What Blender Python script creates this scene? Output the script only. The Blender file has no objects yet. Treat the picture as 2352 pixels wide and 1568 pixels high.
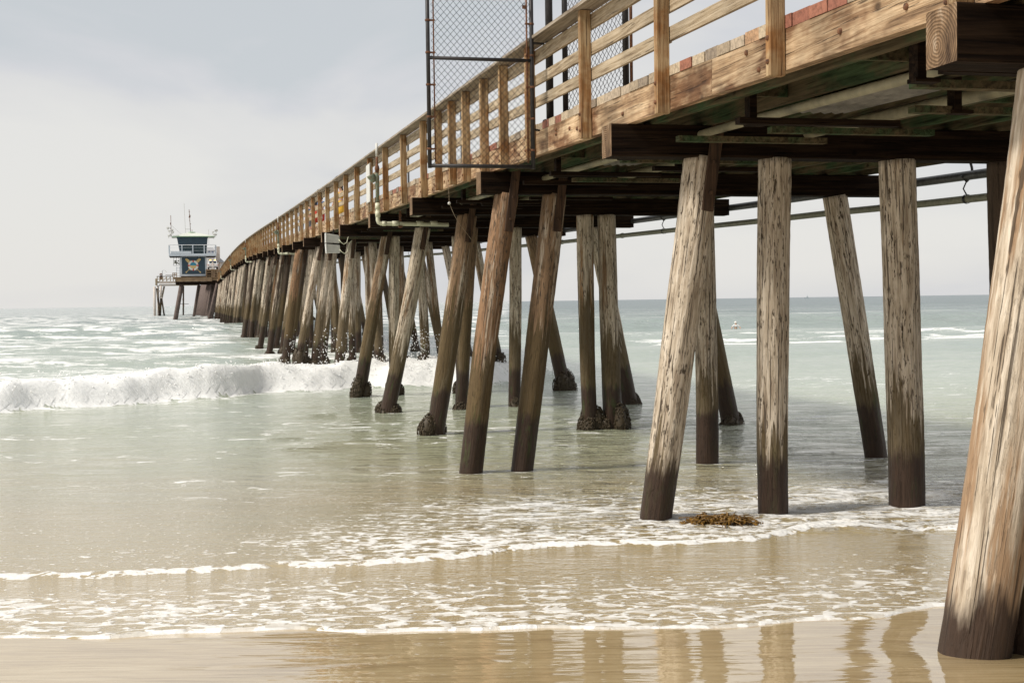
import bpy, bmesh, math, random
import numpy as np
from mathutils import Vector, Matrix, Euler
random.seed(7)
SC = bpy.context.scene
COL = SC.collection
R = math.radians

# ------------------------------------------------------------------ camera
F = 3000.0                       # focal length in units of a 2352 px wide picture
CAMH = 2.85
cam_d = bpy.data.cameras.new("camera")
cam_d.sensor_width = 36.0
cam_d.lens = 36.0 * F / 2352.0
cam_d.clip_start = 0.1
cam_d.clip_end = 90000
cam = bpy.data.objects.new("camera", cam_d)
COL.objects.link(cam)
CM = Matrix.Translation((0, 0, CAMH)) @ Euler((R(90 - 1.757), 0, 0)).to_matrix().to_4x4() @ Matrix.Rotation(R(-0.81), 4, 'Z')
cam.matrix_world = CM
SC.camera = cam
CR = CM.to_3x3()

def ray(px, py):
    """direction through a point of the 2352x1568 reference grid"""
    return (CR @ Vector(((px - 1176) / F, (784 - py) / F, -1.0)))

def atY(px, py, Y):
    d = ray(px, py)
    return Vector((0, 0, CAMH)) + d * (Y / d.y)

# ------------------------------------------------------------------ pier frame (local x = t across, y = s along, z up)
PO = Vector((2.664, 8.08, 0))
PTH = math.atan(0.2442)
PM = Matrix.Translation(PO) @ Matrix.Rotation(PTH, 4, 'Z')
PMI = PM.inverted()
BS = 6.67

def on_bent(px, py, s):
    """point (local pier coords) where the sight line meets the vertical plane of a bent"""
    o = PMI @ Vector((0, 0, CAMH))
    d = PMI.to_3x3() @ ray(px, py)
    k = (s - o.y) / d.y
    return o + d * k

_ps = [(-30, 3.55), (-6.67, 4.1), (0, 4.26), (6.67, 4.43), (13.3, 4.57), (20, 4.69), (26.7, 4.81), (33.4, 4.93), (40, 5.06), (46.7, 5.20), (53.4, 5.35),
       (65, 5.62), (85, 6.10), (109, 6.58), (130, 6.86), (156, 7.04), (185, 7.09), (212, 7.02), (235, 6.92), (255, 7.2), (290, 8.3), (330, 8.8), (460, 9.0)]
def zc(s):
    """underside of the caps along the pier (smooth interpolation)"""
    P = _ps
    if s <= P[0][0]: return P[0][1]
    if s >= P[-1][0]: return P[-1][1]
    for i in range(len(P) - 1):
        if P[i][0] <= s <= P[i + 1][0]:
            x0, y0 = P[i]; x1, y1 = P[i + 1]
            m0 = (P[i + 1][1] - P[max(i - 1, 0)][1]) / (P[i + 1][0] - P[max(i - 1, 0)][0])
            j = min(i + 2, len(P) - 1)
            m1 = (P[j][1] - P[i][1]) / (P[j][0] - P[i][0])
            h = x1 - x0; u = (s - x0) / h
            return (y0 * (2 * u**3 - 3 * u**2 + 1) + h * m0 * (u**3 - 2 * u**2 + u) + y1 * (-2 * u**3 + 3 * u**2) + h * m1 * (u**3 - u**2))

# ------------------------------------------------------------------ ground / water level
_gy = np.array([-40, 3, 6, 8.08, 9, 11, 14.56, 18, 21, 27.5, 34, 42, 60, 1e5])
_gz = np.array([2.4, 1.02, .80, .66, .60, .505, .36, .20, .08, .04, .01, -.04, 0, 0])
def water0(Y): return np.interp(Y, _gy, _gz)
def front_Y(X):   # swash front
    X = np.asarray(X, float)
    base = np.interp(X, [-20, -6, -3.2, -1.6, -.6, .3, 1.2, 1.9, 2.6, 3.1, 6, 20], [9.6, 9.0, 8.85, 8.98, 8.92, 8.86, 8.92, 8.98, 9.12, 9.62, 9.9, 10.3])
    return base + .06 * np.sin(X * 3.1 + 1) + .03 * np.sin(X * 7.3)
def bore_Y(X):    # second little foam front
    X = np.asarray(X, float)
    return np.interp(X, [-20, -4.4, -3.0, -1.4, -.4, .3, 1.2, 2.3, 3.2, 20], [11.0, 11.3, 11.55, 11.75, 12.3, 12.75, 12.8, 13.0, 13.6, 15]) + .06 * np.sin(X * 2.3) + .03 * np.sin(X * 6.1 + 2)
def break_Y(X):   # toe of the breaking wave
    X = np.asarray(X, float)
    return np.interp(X, [-60, -14, -11, -8.4, -5.5, -2.7, 0, 5], [33, 35.2, 38.5, 43.0, 44.5, 45.5, 46.5, 48]) + .5 * np.sin(X * .9) + .25 * np.sin(X * 2.3 + 1)

def vnoise(x, y, seed=0):
    xi = np.floor(x).astype(np.int64); yi = np.floor(y).astype(np.int64)
    fx = x - xi; fy = y - yi
    fx = fx * fx * (3 - 2 * fx); fy = fy * fy * (3 - 2 * fy)
    def h(a, b):
        n = (a * 374761393 + b * 668265263 + seed * 69069 + 12345) & 0x7fffffff
        n = ((n ^ (n >> 13)) * 1274126177) & 0x7fffffff
        return ((n ^ (n >> 16)) & 0xffff) / 65535.0
    return (h(xi, yi) * (1 - fx) + h(xi + 1, yi) * fx) * (1 - fy) + (h(xi, yi + 1) * (1 - fx) + h(xi + 1, yi + 1) * fx) * fy
def fbm(x, y, o=4, seed=0):
    a = 0; w = .5; t = 0
    for i in range(o):
        a = a + w * vnoise(x, y, seed + i); t += w
        x = x * 2.03 + 5.1; y = y * 2.03 + 1.7; w *= .5
    return a / t
def sstep(a, b, x):
    u = np.clip((x - a) / (b - a), 0, 1); return u * u * (3 - 2 * u)

def swell(X, Y):
    """height of the larger sea waves"""
    q = -.2372 * X + .9715 * Y
    z = np.zeros_like(X)
    for qc, am, sg, sl, sd in [(66, .38, 4.0, .10, 3), (84, .72, 6.5, .30, 5), (126, 1.12, 8, .12, 9), (170, .8, 9, 0, 13), (215, .75, 10, .08, 21), (265, .6, 12, 0, 33), (330, .6, 14, .05, 44), (410, .5, 16, 0, 45)]:
        c = qc - sl * np.clip(X, 0, 80) + 7 * (fbm(X / 30., Y * 0 + 3.3, 2, sd) - .5)
        d = q - c
        prof = np.where(d < 0, np.exp(-(d / (sg * .62))**2), np.exp(-(d / (sg * 1.15))**2))
        amp = am * (.62 + .76 * fbm(X / 22. + 7, Y * 0, 3, sd + 1))
        z = z + amp * prof
    return z * np.clip((Y - 48) / 10, 0, 1)

def breaker(X, Y):
    yb = break_Y(X)
    d = Y - yb
    amp = .80 * sstep(4.0, -2.5, X) * (.55 + .80 * fbm(X / 2.2, X * 0, 5, 77))
    p = np.where(d < 0, 0, np.where(d < 1.3, sstep(-.15, 1.3, d), np.exp(-((d - 1.3) / 8.5)**2)))
    return amp * p, d, amp

def water_z(X, Y):
    X = np.asarray(X, float); Y = np.asarray(Y, float)
    z = water0(Y) + swell(X, Y)
    b, d, amp = breaker(X, Y)
    z = z + b
    # chop
    fade = np.clip((Y - 10) / 10, 0.08, 1) * np.clip(1 - (Y - 150) / 500, 0, 1)
    z = z + fade * (.07 * (fbm(X / 1.6, Y / 1.1, 3, 5) - .5) + .10 * (fbm(X / 5., Y / 2.6, 2, 15) - .5) * np.clip((Y - 16) / 10, 0, 1) + .35 * (fbm(X / 9., Y / 4.5, 3, 25) - .5) * np.clip((Y - 45) / 20, 0, 1))
    # small bore step
    e = Y - bore_Y(X)
    z = z + .035 * sstep(0, .12, e) * np.exp(-np.clip(e, 0, 99) / 2.2)
    # rougher water washing round the near piles
    rg = sstep(.4, 1.8, X) * sstep(12.9, 13.9, Y) * sstep(20.5, 16.5, Y)
    z = z + rg * .15 * (fbm(X / 1.1, Y / .38, 4, 91) - .42)
    return z
def wz(x, y): return float(water_z(np.array([x]), np.array([y]))[0])
def sand_z(X, Y):
    X = np.asarray(X, float); Y = np.asarray(Y, float)
    return water0(Y) - .012 - .06 * np.clip(Y - front_Y(X), 0, 100) ** 1.0 * np.clip((Y - 9) / 6, 0.1, 1)

# ------------------------------------------------------------------ mesh helpers
_ico = {}
def ico(sub):
    if sub not in _ico:
        bm = bmesh.new(); bmesh.ops.create_icosphere(bm, subdivisions=sub, radius=1); bm.verts.ensure_lookup_table()
        _ico[sub] = ([tuple(v.co) for v in bm.verts], [tuple(v.index for v in f.verts) for f in bm.faces]); bm.free()
    return _ico[sub]
class MB:
    def __init__(s): s.v = []; s.f = []; s.m = []; s.sm = []
    def add(s, vs, fs, mi=0, smooth=False):
        o = len(s.v); s.v.extend([tuple(v) for v in vs])
        for f in fs: s.f.append(tuple(i + o for i in f)); s.m.append(mi); s.sm.append(smooth)
        return s
    def hexa(s, p, mi=0):
        """p: 8 points, bottom 4 (ccw from above) then top 4"""
        return s.add(p, [(0, 3, 2, 1), (4, 5, 6, 7), (0, 1, 5, 4), (1, 2, 6, 5), (2, 3, 7, 6), (3, 0, 4, 7)], mi)
    def box(s, c, d, rot=None, mi=0):
        x, y, z = d[0] / 2, d[1] / 2, d[2] / 2
        p = [Vector(q) for q in [(-x, -y, -z), (x, -y, -z), (x, y, -z), (-x, y, -z), (-x, -y, z), (x, -y, z), (x, y, z), (-x, y, z)]]
        if rot is not None: p = [rot @ q for q in p]
        c = Vector(c)
        return s.hexa([c + q for q in p], mi)
    def tube(s, pts, r, n=8, mi=0, caps=True, smooth=True):
        pts = [Vector(p) for p in pts]
        rs = r if isinstance(r, (list, tuple)) else [r] * len(pts)
        vs = []; ref = None
        for i, p in enumerate(pts):
            a = pts[max(i - 1, 0)]; b = pts[min(i + 1, len(pts) - 1)]
            t = (b - a).normalized()
            if ref is None:
                ref = Vector((0, 0, 1)) if abs(t.z) < .9 else Vector((1, 0, 0))
            u = t.cross(ref).normalized(); w = u.cross(t).normalized(); ref = w
            for k in range(n):
                an = 2 * math.pi * k / n
                vs.append(p + (u * math.cos(an) + w * math.sin(an)) * rs[i])
        fs = []
        for i in range(len(pts) - 1):
            for k in range(n):
                k2 = (k + 1) % n
                fs.append((i * n + k, i * n + k2, (i + 1) * n + k2, (i + 1) * n + k))
        s.add(vs, fs, mi, smooth)
        if caps:
            o = len(s.v) - len(vs)
            s.f.append(tuple(o + k for k in range(n))[::-1]); s.m.append(mi); s.sm.append(False)
            s.f.append(tuple(o + (len(pts) - 1) * n + k for k in range(n))); s.m.append(mi); s.sm.append(False)
        return s
    def lathe(s, prof, c=(0, 0, 0), n=16, mi=0, rot=None, smooth=True):
        vs = []; c = Vector(c)
        for r, z in prof:
            for k in range(n):
                a = 2 * math.pi * k / n
                q = Vector((r * math.cos(a), r * math.sin(a), z))
                vs.append(c + (rot @ q if rot is not None else q))
        fs = []
        for i in range(len(prof) - 1):
            for k in range(n):
                k2 = (k + 1) % n
                fs.append((i * n + k, i * n + k2, (i + 1) * n + k2, (i + 1) * n + k))
        return s.add(vs, fs, mi, smooth)
    def blob(s, c, r, mi=0, jit=.25, sub=1, rnd=random):
        V, fs = ico(sub)
        if not isinstance(r, (tuple, list, Vector)): r = (r, r, r)
        cx_, cy_, cz_ = c; rx, ry, rz = r; vs = []
        for x, y, z in V:
            k = 1 + rnd.uniform(-jit, jit)
            vs.append((cx_ + x * rx * k, cy_ + y * ry * k, cz_ + z * rz * k))
        return s.add(vs, fs, mi, True)
    def build(s, name, mats, parent=None):
        me = bpy.data.meshes.new(name)
        me.from_pydata(s.v, [], s.f)
        if not isinstance(mats, (list, tuple)): mats = [mats]
        for m in mats: me.materials.append(m)
        me.polygons.foreach_set("material_index", s.m)
        me.polygons.foreach_set("use_smooth", s.sm)
        me.update()
        o = bpy.data.objects.new(name, me); COL.objects.link(o)
        if parent is not None: o.parent = parent
        return o

def tag(o, label=None, cat=None, group=None, kind=None):
    if label: o["label"] = label
    if cat: o["category"] = cat
    if group: o["group"] = group
    if kind: o["kind"] = kind
    return o
def empty(name, loc=(0, 0, 0), rz=0, parent=None):
    o = bpy.data.objects.new(name, None); COL.objects.link(o)
    o.location = loc; o.rotation_euler = (0, 0, rz); o.empty_display_size = .2
    if parent is not None: o.parent = parent
    return o

# ------------------------------------------------------------------ material helpers
class NT:
    def __init__(s, name):
        s.mat = bpy.data.materials.new(name); s.mat.use_nodes = True
        s.t = s.mat.node_tree; s.n = s.t.nodes; s.l = s.t.links
        s.n.clear()
        s.out = s.n.new("ShaderNodeOutputMaterial"); s.p = s.n.new("ShaderNodeBsdfPrincipled")
        s.l.new(s.p.outputs[0], s.out.inputs[0])
    def set(s, sock, v):
        if hasattr(v, "is_linked") or isinstance(v, bpy.types.NodeSocket): s.l.new(v, sock)
        else: sock.default_value = v
    def node(s, typ, props=None, **ins):
        nd = s.n.new(typ)
        for k, v in (props or {}).items(): setattr(nd, k, v)
        for k, v in ins.items():
            key = int(k[1:]) if k[0] == "i" and k[1:].isdigit() else k.replace("_", " ")
            s.set(nd.inputs[key], v)
        return nd
    def coord(s, kind="Object", scale=(1, 1, 1), rnd=True):
        tc = s.n.new("ShaderNodeTexCoord") if kind != "World" else s.n.new("ShaderNodeNewGeometry")
        v = tc.outputs[kind if kind != "World" else "Position"]
        if rnd:
            oi = s.n.new("ShaderNodeObjectInfo")
            m = s.node("ShaderNodeMath", {"operation": "MULTIPLY"}, i0=oi.outputs["Random"], i1=37.0)
            v = s.node("ShaderNodeVectorMath", {"operation": "ADD"}, i0=v, i1=m.outputs[0]).outputs[0]
        return s.node("ShaderNodeVectorMath", {"operation": "MULTIPLY"}, i0=v, i1=scale).outputs[0]
    def noise(s, vec, scale=1, detail=4, rough=.6, dist=0):
        return s.node("ShaderNodeTexNoise", None, Vector=vec, Scale=scale, Detail=detail, Roughness=rough, Distortion=dist).outputs["Fac"]
    def ramp(s, fac, stops, interp="LINEAR"):
        nd = s.n.new("ShaderNodeValToRGB"); s.l.new(fac, nd.inputs[0]); cr = nd.color_ramp; cr.interpolation = interp
        while len(cr.elements) < len(stops): cr.elements.new(.5)
        for e, (p, c) in zip(cr.elements, stops):
            e.position = p; e.color = (c, c, c, 1) if isinstance(c, (int, float)) else (*c, 1)
        return nd.outputs[0]
    def mix(s, a, b, f, mode="MIX"):
        nd = s.n.new("ShaderNodeMix"); nd.data_type = "RGBA"; nd.blend_type = mode
        s.set(nd.inputs[0], f)
        for i, v in ((6, a), (7, b)):
            if isinstance(v, tuple): v = (*v[:3], 1)
            s.set(nd.inputs[i], v)
        return nd.outputs[2]
    def math(s, op, a, b=0.0, c=0.0, clamp=False):
        nd = s.n.new("ShaderNodeMath"); nd.operation = op; nd.use_clamp = clamp
        for i, v in enumerate((a, b, c)): s.set(nd.inputs[i], v)
        return nd.outputs[0]
    def maprange(s, v, a, b, c=0., d=1., smooth=True):
        nd = s.n.new("ShaderNodeMapRange"); nd.interpolation_type = "SMOOTHSTEP" if smooth else "LINEAR"
        s.set(nd.inputs[0], v)
        for i, x in enumerate((a, b, c, d)): s.set(nd.inputs[i + 1], x)
        return nd.outputs[0]
    def bump(s, h, strength=.5, dist=.01, normal=None):
        nd = s.node("ShaderNodeBump", None, Height=h, Strength=strength, Distance=dist)
        if normal is not None: s.l.new(normal, nd.inputs["Normal"])
        return nd.outputs[0]
    def fin(s, col, rough=.7, normal=None, spec=None, metal=None):
        s.set(s.p.inputs["Base Color"], (*col, 1) if isinstance(col, tuple) else col)
        s.set(s.p.inputs["Roughness"], rough)
        if normal is not None: s.l.new(normal, s.p.inputs["Normal"])
        if spec is not None: s.set(s.p.inputs["Specular IOR Level"], spec)
        if metal is not None: s.set(s.p.inputs["Metallic"], metal)
        return s.mat

def wood(name, pale, mid, dark, axis=1, grain=1.0, stain=None, bumps=.5, knots=True, var=.25):
    """weathered sawn timber, grain running along the local axis"""
    m = NT(name)
    g = [26 * grain] * 3; g[axis] = 1.3 * grain
    v = m.coord(scale=tuple(g))
    wv = m.noise(m.coord(scale=tuple([x * .25 for x in g])), 1, 2, .5)
    dist = m.node("ShaderNodeVectorMath", {"operation": "ADD"}, i0=v, i1=m.node("ShaderNodeVectorMath", {"operation": "SCALE"}, i0=m.node("ShaderNodeCombineXYZ", None, i0=wv, i1=wv, i2=wv).outputs[0], Scale=5.0).outputs[0]).outputs[0]
    n1 = m.noise(dist, 1, 5, .65)
    big = m.noise(m.coord(scale=(1.6, 1.6, 1.6)), 1, 3, .6)
    col = m.ramp(n1, [(.30, dark), (.46, mid), (.62, pale)])
    tone = m.ramp(big, [(.3, tuple(c * (1 - var) for c in (1, 1, 1))), (.7, (1 + var * .4,) * 3)])
    col = m.mix(col, tone, 1.0, "MULTIPLY")
    # cracks: thin dark streaks
    g2 = [60 * grain] * 3; g2[axis] = 1.6 * grain
    cr = m.ramp(m.noise(m.coord(scale=tuple(g2)), 1, 3, .55, .4), [(.30, 1), (.37, 0)])
    col = m.mix(col, tuple(c * .35 for c in dark), m.math("MULTIPLY", cr, .8))
    h = m.math("SUBTRACT", n1, m.math("MULTIPLY", cr, .6))
    if stain:
        st = m.ramp(m.noise(m.coord(scale=(2.2, .9, 2.2)), 1, 4, .65), [(.47, 0), (.60, 1)])
        col = m.mix(col, m.mix(col, stain, 1.0, "MULTIPLY"), st)
    if knots:
        vo = m.node("ShaderNodeTexVoronoi", {"feature": "F1"}, Vector=m.coord(scale=(1.7, 1.7, 1.7) if axis != 1 else (1.7, 1.2, 1.7)), Scale=1.0)
        kn = m.ramp(vo.outputs["Distance"], [(.03, 1), (.07, 0)])
        col = m.mix(col, tuple(c * .5 for c in dark), m.math("MULTIPLY", kn, .85))
    return m.fin(col, .78, m.bump(h, bumps, .02), .06 if "creosote" in name or "treated" in name else .3)

M = {}
M["rail"] = wood("weathered_rail_wood", (.47, .385, .275), (.32, .245, .155), (.15, .10, .06), 1, 1.0, None, .5)
M["post"] = wood("post_wood", (.46, .33, .185), (.31, .20, .10), (.12, .068, .032), 2, 1.0, (.75, .55, .38), .4)
M["capboard"] = wood("cap_board_wood", (.37, .315, .25), (.27, .22, .165), (.14, .105, .075), 1, 1.0, None, .4)
M["fascia"] = wood("edge_beam_wood", (.57, .42, .265), (.38, .25, .14), (.13, .075, .040), 1, .8, (.42, .31, .25), 1.0, True, .5)
M["stringer"] = wood("treated_stringer_wood", (.135, .105, .062), (.082, .066, .038), (.03, .023, .014), 1, .8, (.5, 1.0, .85), .4)
M["creosote"] = wood("creosoted_beam_wood", (.028, .017, .010), (.012, .007, .0045), (.003, .002, .0015), 0, .7, None, .6)
M["splice"] = wood("splice_board_wood", (.10, .055, .03), (.05, .028, .016), (.015, .009, .006), 2, .7, None, .6)
M["far_timber"] = wood("platform_timber", (.40, .28, .17), (.28, .19, .11), (.12, .08, .05), 0, .6, None, .3)

def end_grain():
    m = NT("end_grain")
    v = m.coord(scale=(1, 1, 1), rnd=False)
    w = m.node("ShaderNodeTexWave", {"wave_type": "RINGS", "rings_direction": "X"}, Vector=m.node("ShaderNodeVectorMath", {"operation": "SUBTRACT"}, i0=v, i1=(0, .05, .12)).outputs[0], Scale=14.0, Distortion=3.0, Detail=2.0)
    n = m.noise(m.coord(scale=(9, 9, 3)), 1, 4, .7)
    col = m.mix(m.ramp(n, [(.3, (.05, .03, .018)), (.55, (.22, .14, .08)), (.75, (.42, .33, .24))]), m.ramp(w.outputs[0], [(.2, .75), (.8, 1.15)]), 1.0, "MULTIPLY")
    return m.fin(col, .85, m.bump(m.math("ADD", w.outputs[0], n), .6, .01), .2)
M["endgrain"] = end_grain()

def plank_mat():
    m = NT("deck_plank_wood")
    oi = m.n.new("ShaderNodeObjectInfo")
    tc = m.n.new("ShaderNodeTexCoord")
    sx = m.node("ShaderNodeSeparateXYZ", None, i0=tc.outputs["Object"])
    cell = m.math("FLOOR", m.math("DIVIDE", sx.outputs[1], .305))
    wn = m.node("ShaderNodeTexWhiteNoise", {"noise_dimensions": "1D"}, W=cell)
    col = m.ramp(wn.outputs["Value"], [(0, (.34, .27, .19)), (.22, (.42, .34, .25)), (.38, (.46, .37, .26)), (.54, (.26, .105, .07)), (.66, (.42, .26, .15)), (.78, (.25, .20, .15)), (.88, (.30, .125, .08))], "CONSTANT")
    n = m.noise(m.coord(scale=(8, 30, 30), rnd=False), 1, 4, .6)
    col = m.mix(col, m.ramp(n, [(.3, .55), (.6, 1.1)]), 1.0, "MULTIPLY")
    return m.fin(col, .8, m.bump(n, .4, .01), .3)
M["plank"] = plank_mat()

def pile_mat(name, tint, bro=((.23, .125, .055), (.36, .21, .10)), flake=1.0, ckz=.9):
    m = NT(name)
    oi = m.n.new("ShaderNodeObjectInfo")
    rnd = oi.outputs["Random"]
    n_gr = m.noise(m.coord(scale=(26, 26, 2.2)), 1, 5, .6, .3)
    n_big = m.noise(m.coord(scale=(4.2, 4.2, .30)), 1, 5, .7)
    n_mid = m.noise(m.coord(scale=(9, 9, 1.6)), 1, 4, .7, .5)
    pale = m.mix((.54, .455, .35), (.66, .58, .475), rnd)
    col = m.ramp(n_gr, [(.32, (.20, .14, .09)), (.48, (.45, .37, .275)), (.62, (.68, .595, .485))])
    col = m.mix(col, pale, .25)
    # brown, rust and tar streaks, some piles far browner than others
    brown = m.mix(bro[0], bro[1], n_gr)
    bf = m.math("ADD", m.math("MULTIPLY", rnd, .22), tint)
    col = m.mix(col, brown, m.maprange(m.math("ADD", n_big, bf), .60, .70))
    # dark flakes where the pale skin has come away
    fl = m.noise(m.coord(scale=(46, 46, 8.0)), 1, 5, .62, .3)
    fm = m.math("MULTIPLY", m.ramp(fl, [(.415, 1), (.445, 0)]), m.maprange(n_mid, .40, .56))
    fm = m.math("MULTIPLY", fm, flake)
    col = m.mix(col, m.mix((.03, .022, .016), (.13, .095, .065), n_mid), fm)
    ck = m.ramp(m.noise(m.coord(scale=(46, 46, ckz)), 1, 3, .5, .1), [(.36, 1), (.40, 0)])
    col = m.mix(col, (.05, .035, .024), m.math("MULTIPLY", ck, .8))
    # tide stain by height above the sea
    geo = m.n.new("ShaderNodeNewGeometry")
    sp = m.node("ShaderNodeSeparateXYZ", None, i0=geo.outputs["Position"])
    z0_ = sp.outputs[2]
    z = m.math("SUBTRACT", z0_, m.math("ADD", m.maprange(sp.outputs[1], 7, 24, -1.25, .25, False), m.maprange(sp.outputs[1], 30, 90, 0, .9, False)))
    lev = m.math("ADD", m.math("MULTIPLY", m.math("SUBTRACT", m.noise(m.coord(scale=(19, 19, 1.0)), 1, 4, .6), .5), 3.0), m.math("SUBTRACT", m.math("MULTIPLY", rnd, 1.3), .45))
    w = m.math("SUBTRACT", z, lev)
    olive = m.mix((.040, .028, .014), (.16, .112, .050), n_mid)
    col = m.mix(col, olive, m.math("MULTIPLY", m.maprange(w, 2.05, 1.72), .9))
    lev2 = m.math("MULTIPLY", m.math("SUBTRACT", m.noise(m.coord(scale=(9, 9, 1.2)), 1, 4, .65), .5), .6)
    w2 = m.math("SUBTRACT", m.math("SUBTRACT", z0_, m.maprange(sp.outputs[1], 30, 90, 0, .7, False)), lev2)
    wet = m.mix((.014, .009, .006), (.075, .042, .025), n_gr)
    wf = m.maprange(w2, 1.08, .86)
    col = m.mix(col, wet, wf)
    gr = m.math("MULTIPLY", m.math("MULTIPLY", m.maprange(w2, 1.35, .9), m.maprange(w2, .1, .5)), m.maprange(n_mid, .52, .66))
    col = m.mix(col, (.055, .075, .022), m.math("MULTIPLY", m.math("MULTIPLY", gr, .6), m.maprange(sp.outputs[1], 12, 19)))
    h = m.math("SUBTRACT", m.math("SUBTRACT", n_gr, m.math("MULTIPLY", fm, .5)), m.math("MULTIPLY", ck, .8))
    return m.fin(col, m.math("SUBTRACT", .85, m.math("MULTIPLY", wf, .35)), m.bump(h, .75, .022), .3)
M["pile"] = pile_mat("weathered_pile_wood", .01, ((.16, .095, .05), (.30, .20, .12)))
M["pile_brown"] = pile_mat("brown_pile_wood", .09, ((.13, .07, .035), (.36, .215, .12)))
M["pile_cracked"] = pile_mat("cracked_pile_wood", .10, ((.20, .115, .06), (.42, .29, .18)), .22, .35)
M["pile_pale"] = pile_mat("pale_pile_wood", -.09)
M["pile_dark"] = pile_mat("dark_pile_wood", .14, ((.045, .032, .022), (.12, .085, .06)))

def simple(name, col, rough=.6, metal=0., nscale=8., amt=.35, bumpd=.004, spec=.5, col2=None):
    m = NT(name)
    n = m.noise(m.coord(scale=(nscale,) * 3), 1, 5, .65)
    c2 = col2 or tuple(c * (1 - amt) for c in col)
    c = m.ramp(n, [(.32, c2), (.62, col)])
    return m.fin(c, rough, m.bump(n, .3, bumpd), spec, metal)
M["mussel"] = simple("mussel_shell_crust", (.085, .060, .030), .6, 0, 60, .8, .01, .4, (.012, .009, .006))
M["black_iron"] = simple("black_painted_iron", (.035, .032, .032), .5, .3, 20, .5, .002, .5)
M["rusty"] = simple("rusty_iron", (.22, .10, .05), .8, .2, 30, .6, .003, .3, (.06, .035, .025))
M["galv"] = simple("dull_galvanised_wire", (.022, .018, .016), .8, 0, 30, .5)
M["pipe_dark"] = simple("dark_pipe_metal", (.10, .10, .10), .4, .4, 14, .6)
M["pipe_grey"] = simple("grey_green_pipe", (.26, .26, .19), .5, .1, 14, .4)
M["shaded_pvc"] = simple("shaded_cream_pipe", (.26, .24, .155), .6, 0, 5, .4)  # cream pvc darkened: the shade below the deck is put into its colour
M["shaded_sheet"] = simple("shaded_corrugated_sheet", (.17, .16, .14), .7, 0, 5, .5)  # sheet colour lowered to carry the under-deck shade
M["pvc"] = simple("cream_pvc", (.66, .65, .48), .45, 0, 5, .15)
M["white_plastic"] = simple("white_painted_metal", (.62, .61, .57), .5, 0, 6, .15)
M["verdigris"] = simple("green_painted_pipe", (.17, .25, .19), .6, 0, 20, .5, .003, .4, (.20, .12, .07))
M["navy"] = simple("navy_painted_board", (.030, .062, .090), .6, 0, 3, .15)
M["tower_grey"] = simple("pale_blue_grey_paint", (.56, .61, .66), .6, 0, 3, .08)
M["tower_glass"] = simple("dark_tower_window", (.018, .045, .055), .15, 0, 3, .2)
M["roof_pale"] = simple("pale_green_metal_roof", (.66, .68, .60), .6, 0, 2, .12)
M["green_trim"] = simple("green_trim", (.30, .46, .30), .6, 0, 3, .1)
M["house_white"] = simple("white_house_wall", (.74, .75, .76), .7, 0, 2, .08)
M["shingle"] = simple("grey_shingle_roof", (.36, .36, .37), .85, 0, 6, .2)
M["pane"] = simple("window_pane", (.20, .24, .34), .15, 0, 3, .2)
M["tan_block"] = simple("tan_siding", (.60, .53, .47), .8, 0, 6, .2)
M["truck"] = simple("white_truck_paint", (.78, .79, .79), .25, 0, 3, .05)
M["tyre"] = simple("tyre_rubber", (.02, .02, .02), .85, 0, 20, .3)
M["red"] = simple("red_paint", (.62, .06, .03), .6, 0, 5, .2)
M["yellow_ochre"] = simple("yellow_ochre_paint", (.72, .52, .22), .6, 0, 5, .15)
M["ring_white"] = simple("ring_white", (.80, .78, .74), .6, 0, 5, .1)
M["sea_paint"] = simple("painted_blue_water", (.03, .28, .42), .6, 0, 5, .2)
M["skin"] = simple("skin", (.55, .33, .22), .55, 0, 20, .1)
M["hair"] = simple("dark_hair", (.04, .025, .018), .7, 0, 60, .4)
M["hair_grey"] = simple("grey_hair", (.35, .34, .34), .7, 0, 60, .3)
M["cloth_yellow"] = simple("mustard_cloth", (.72, .42, .04), .85, 0, 14, .2)
M["cloth_red"] = simple("red_cloth", (.55, .06, .03), .85, 0, 14, .2)
M["cloth_black"] = simple("black_cloth", (.02, .02, .025), .85, 0, 14, .3)
M["cloth_blue"] = simple("blue_cloth", (.08, .17, .34), .85, 0, 14, .3)
M["cloth_white"] = simple("white_cloth", (.75, .75, .74), .85, 0, 14, .1)
M["cloth_grey"] = simple("grey_cloth", (.22, .23, .26), .85, 0, 14, .2)
M["kelp"] = simple("golden_brown_kelp", (.27, .145, .028), .35, 0, 16, .7, .004, .6, (.06, .03, .008))
M["pigeon"] = simple("grey_feathers", (.16, .15, .15), .8, 0, 20, .4)
M["pigeon_dark"] = simple("dark_feathers", (.035, .035, .045), .7, 0, 20, .4)
M["boat"] = simple("hazy_boat_paint", (.45, .50, .52), .6, 0, 1, .1)
M["steel_pile"] = simple("dull_brown_pile_sleeve", (.155, .115, .10), .75, 0, 2, .35, .01, .3)
def amber():
    m = NT("lit_amber_lamp"); m.fin((.9, .5, .1), .4)
    m.set(m.p.inputs["Emission Color"], (1, .55, .12, 1)); m.set(m.p.inputs["Emission Strength"], 2.5)
    return m.mat
M["amber"] = amber()
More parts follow.
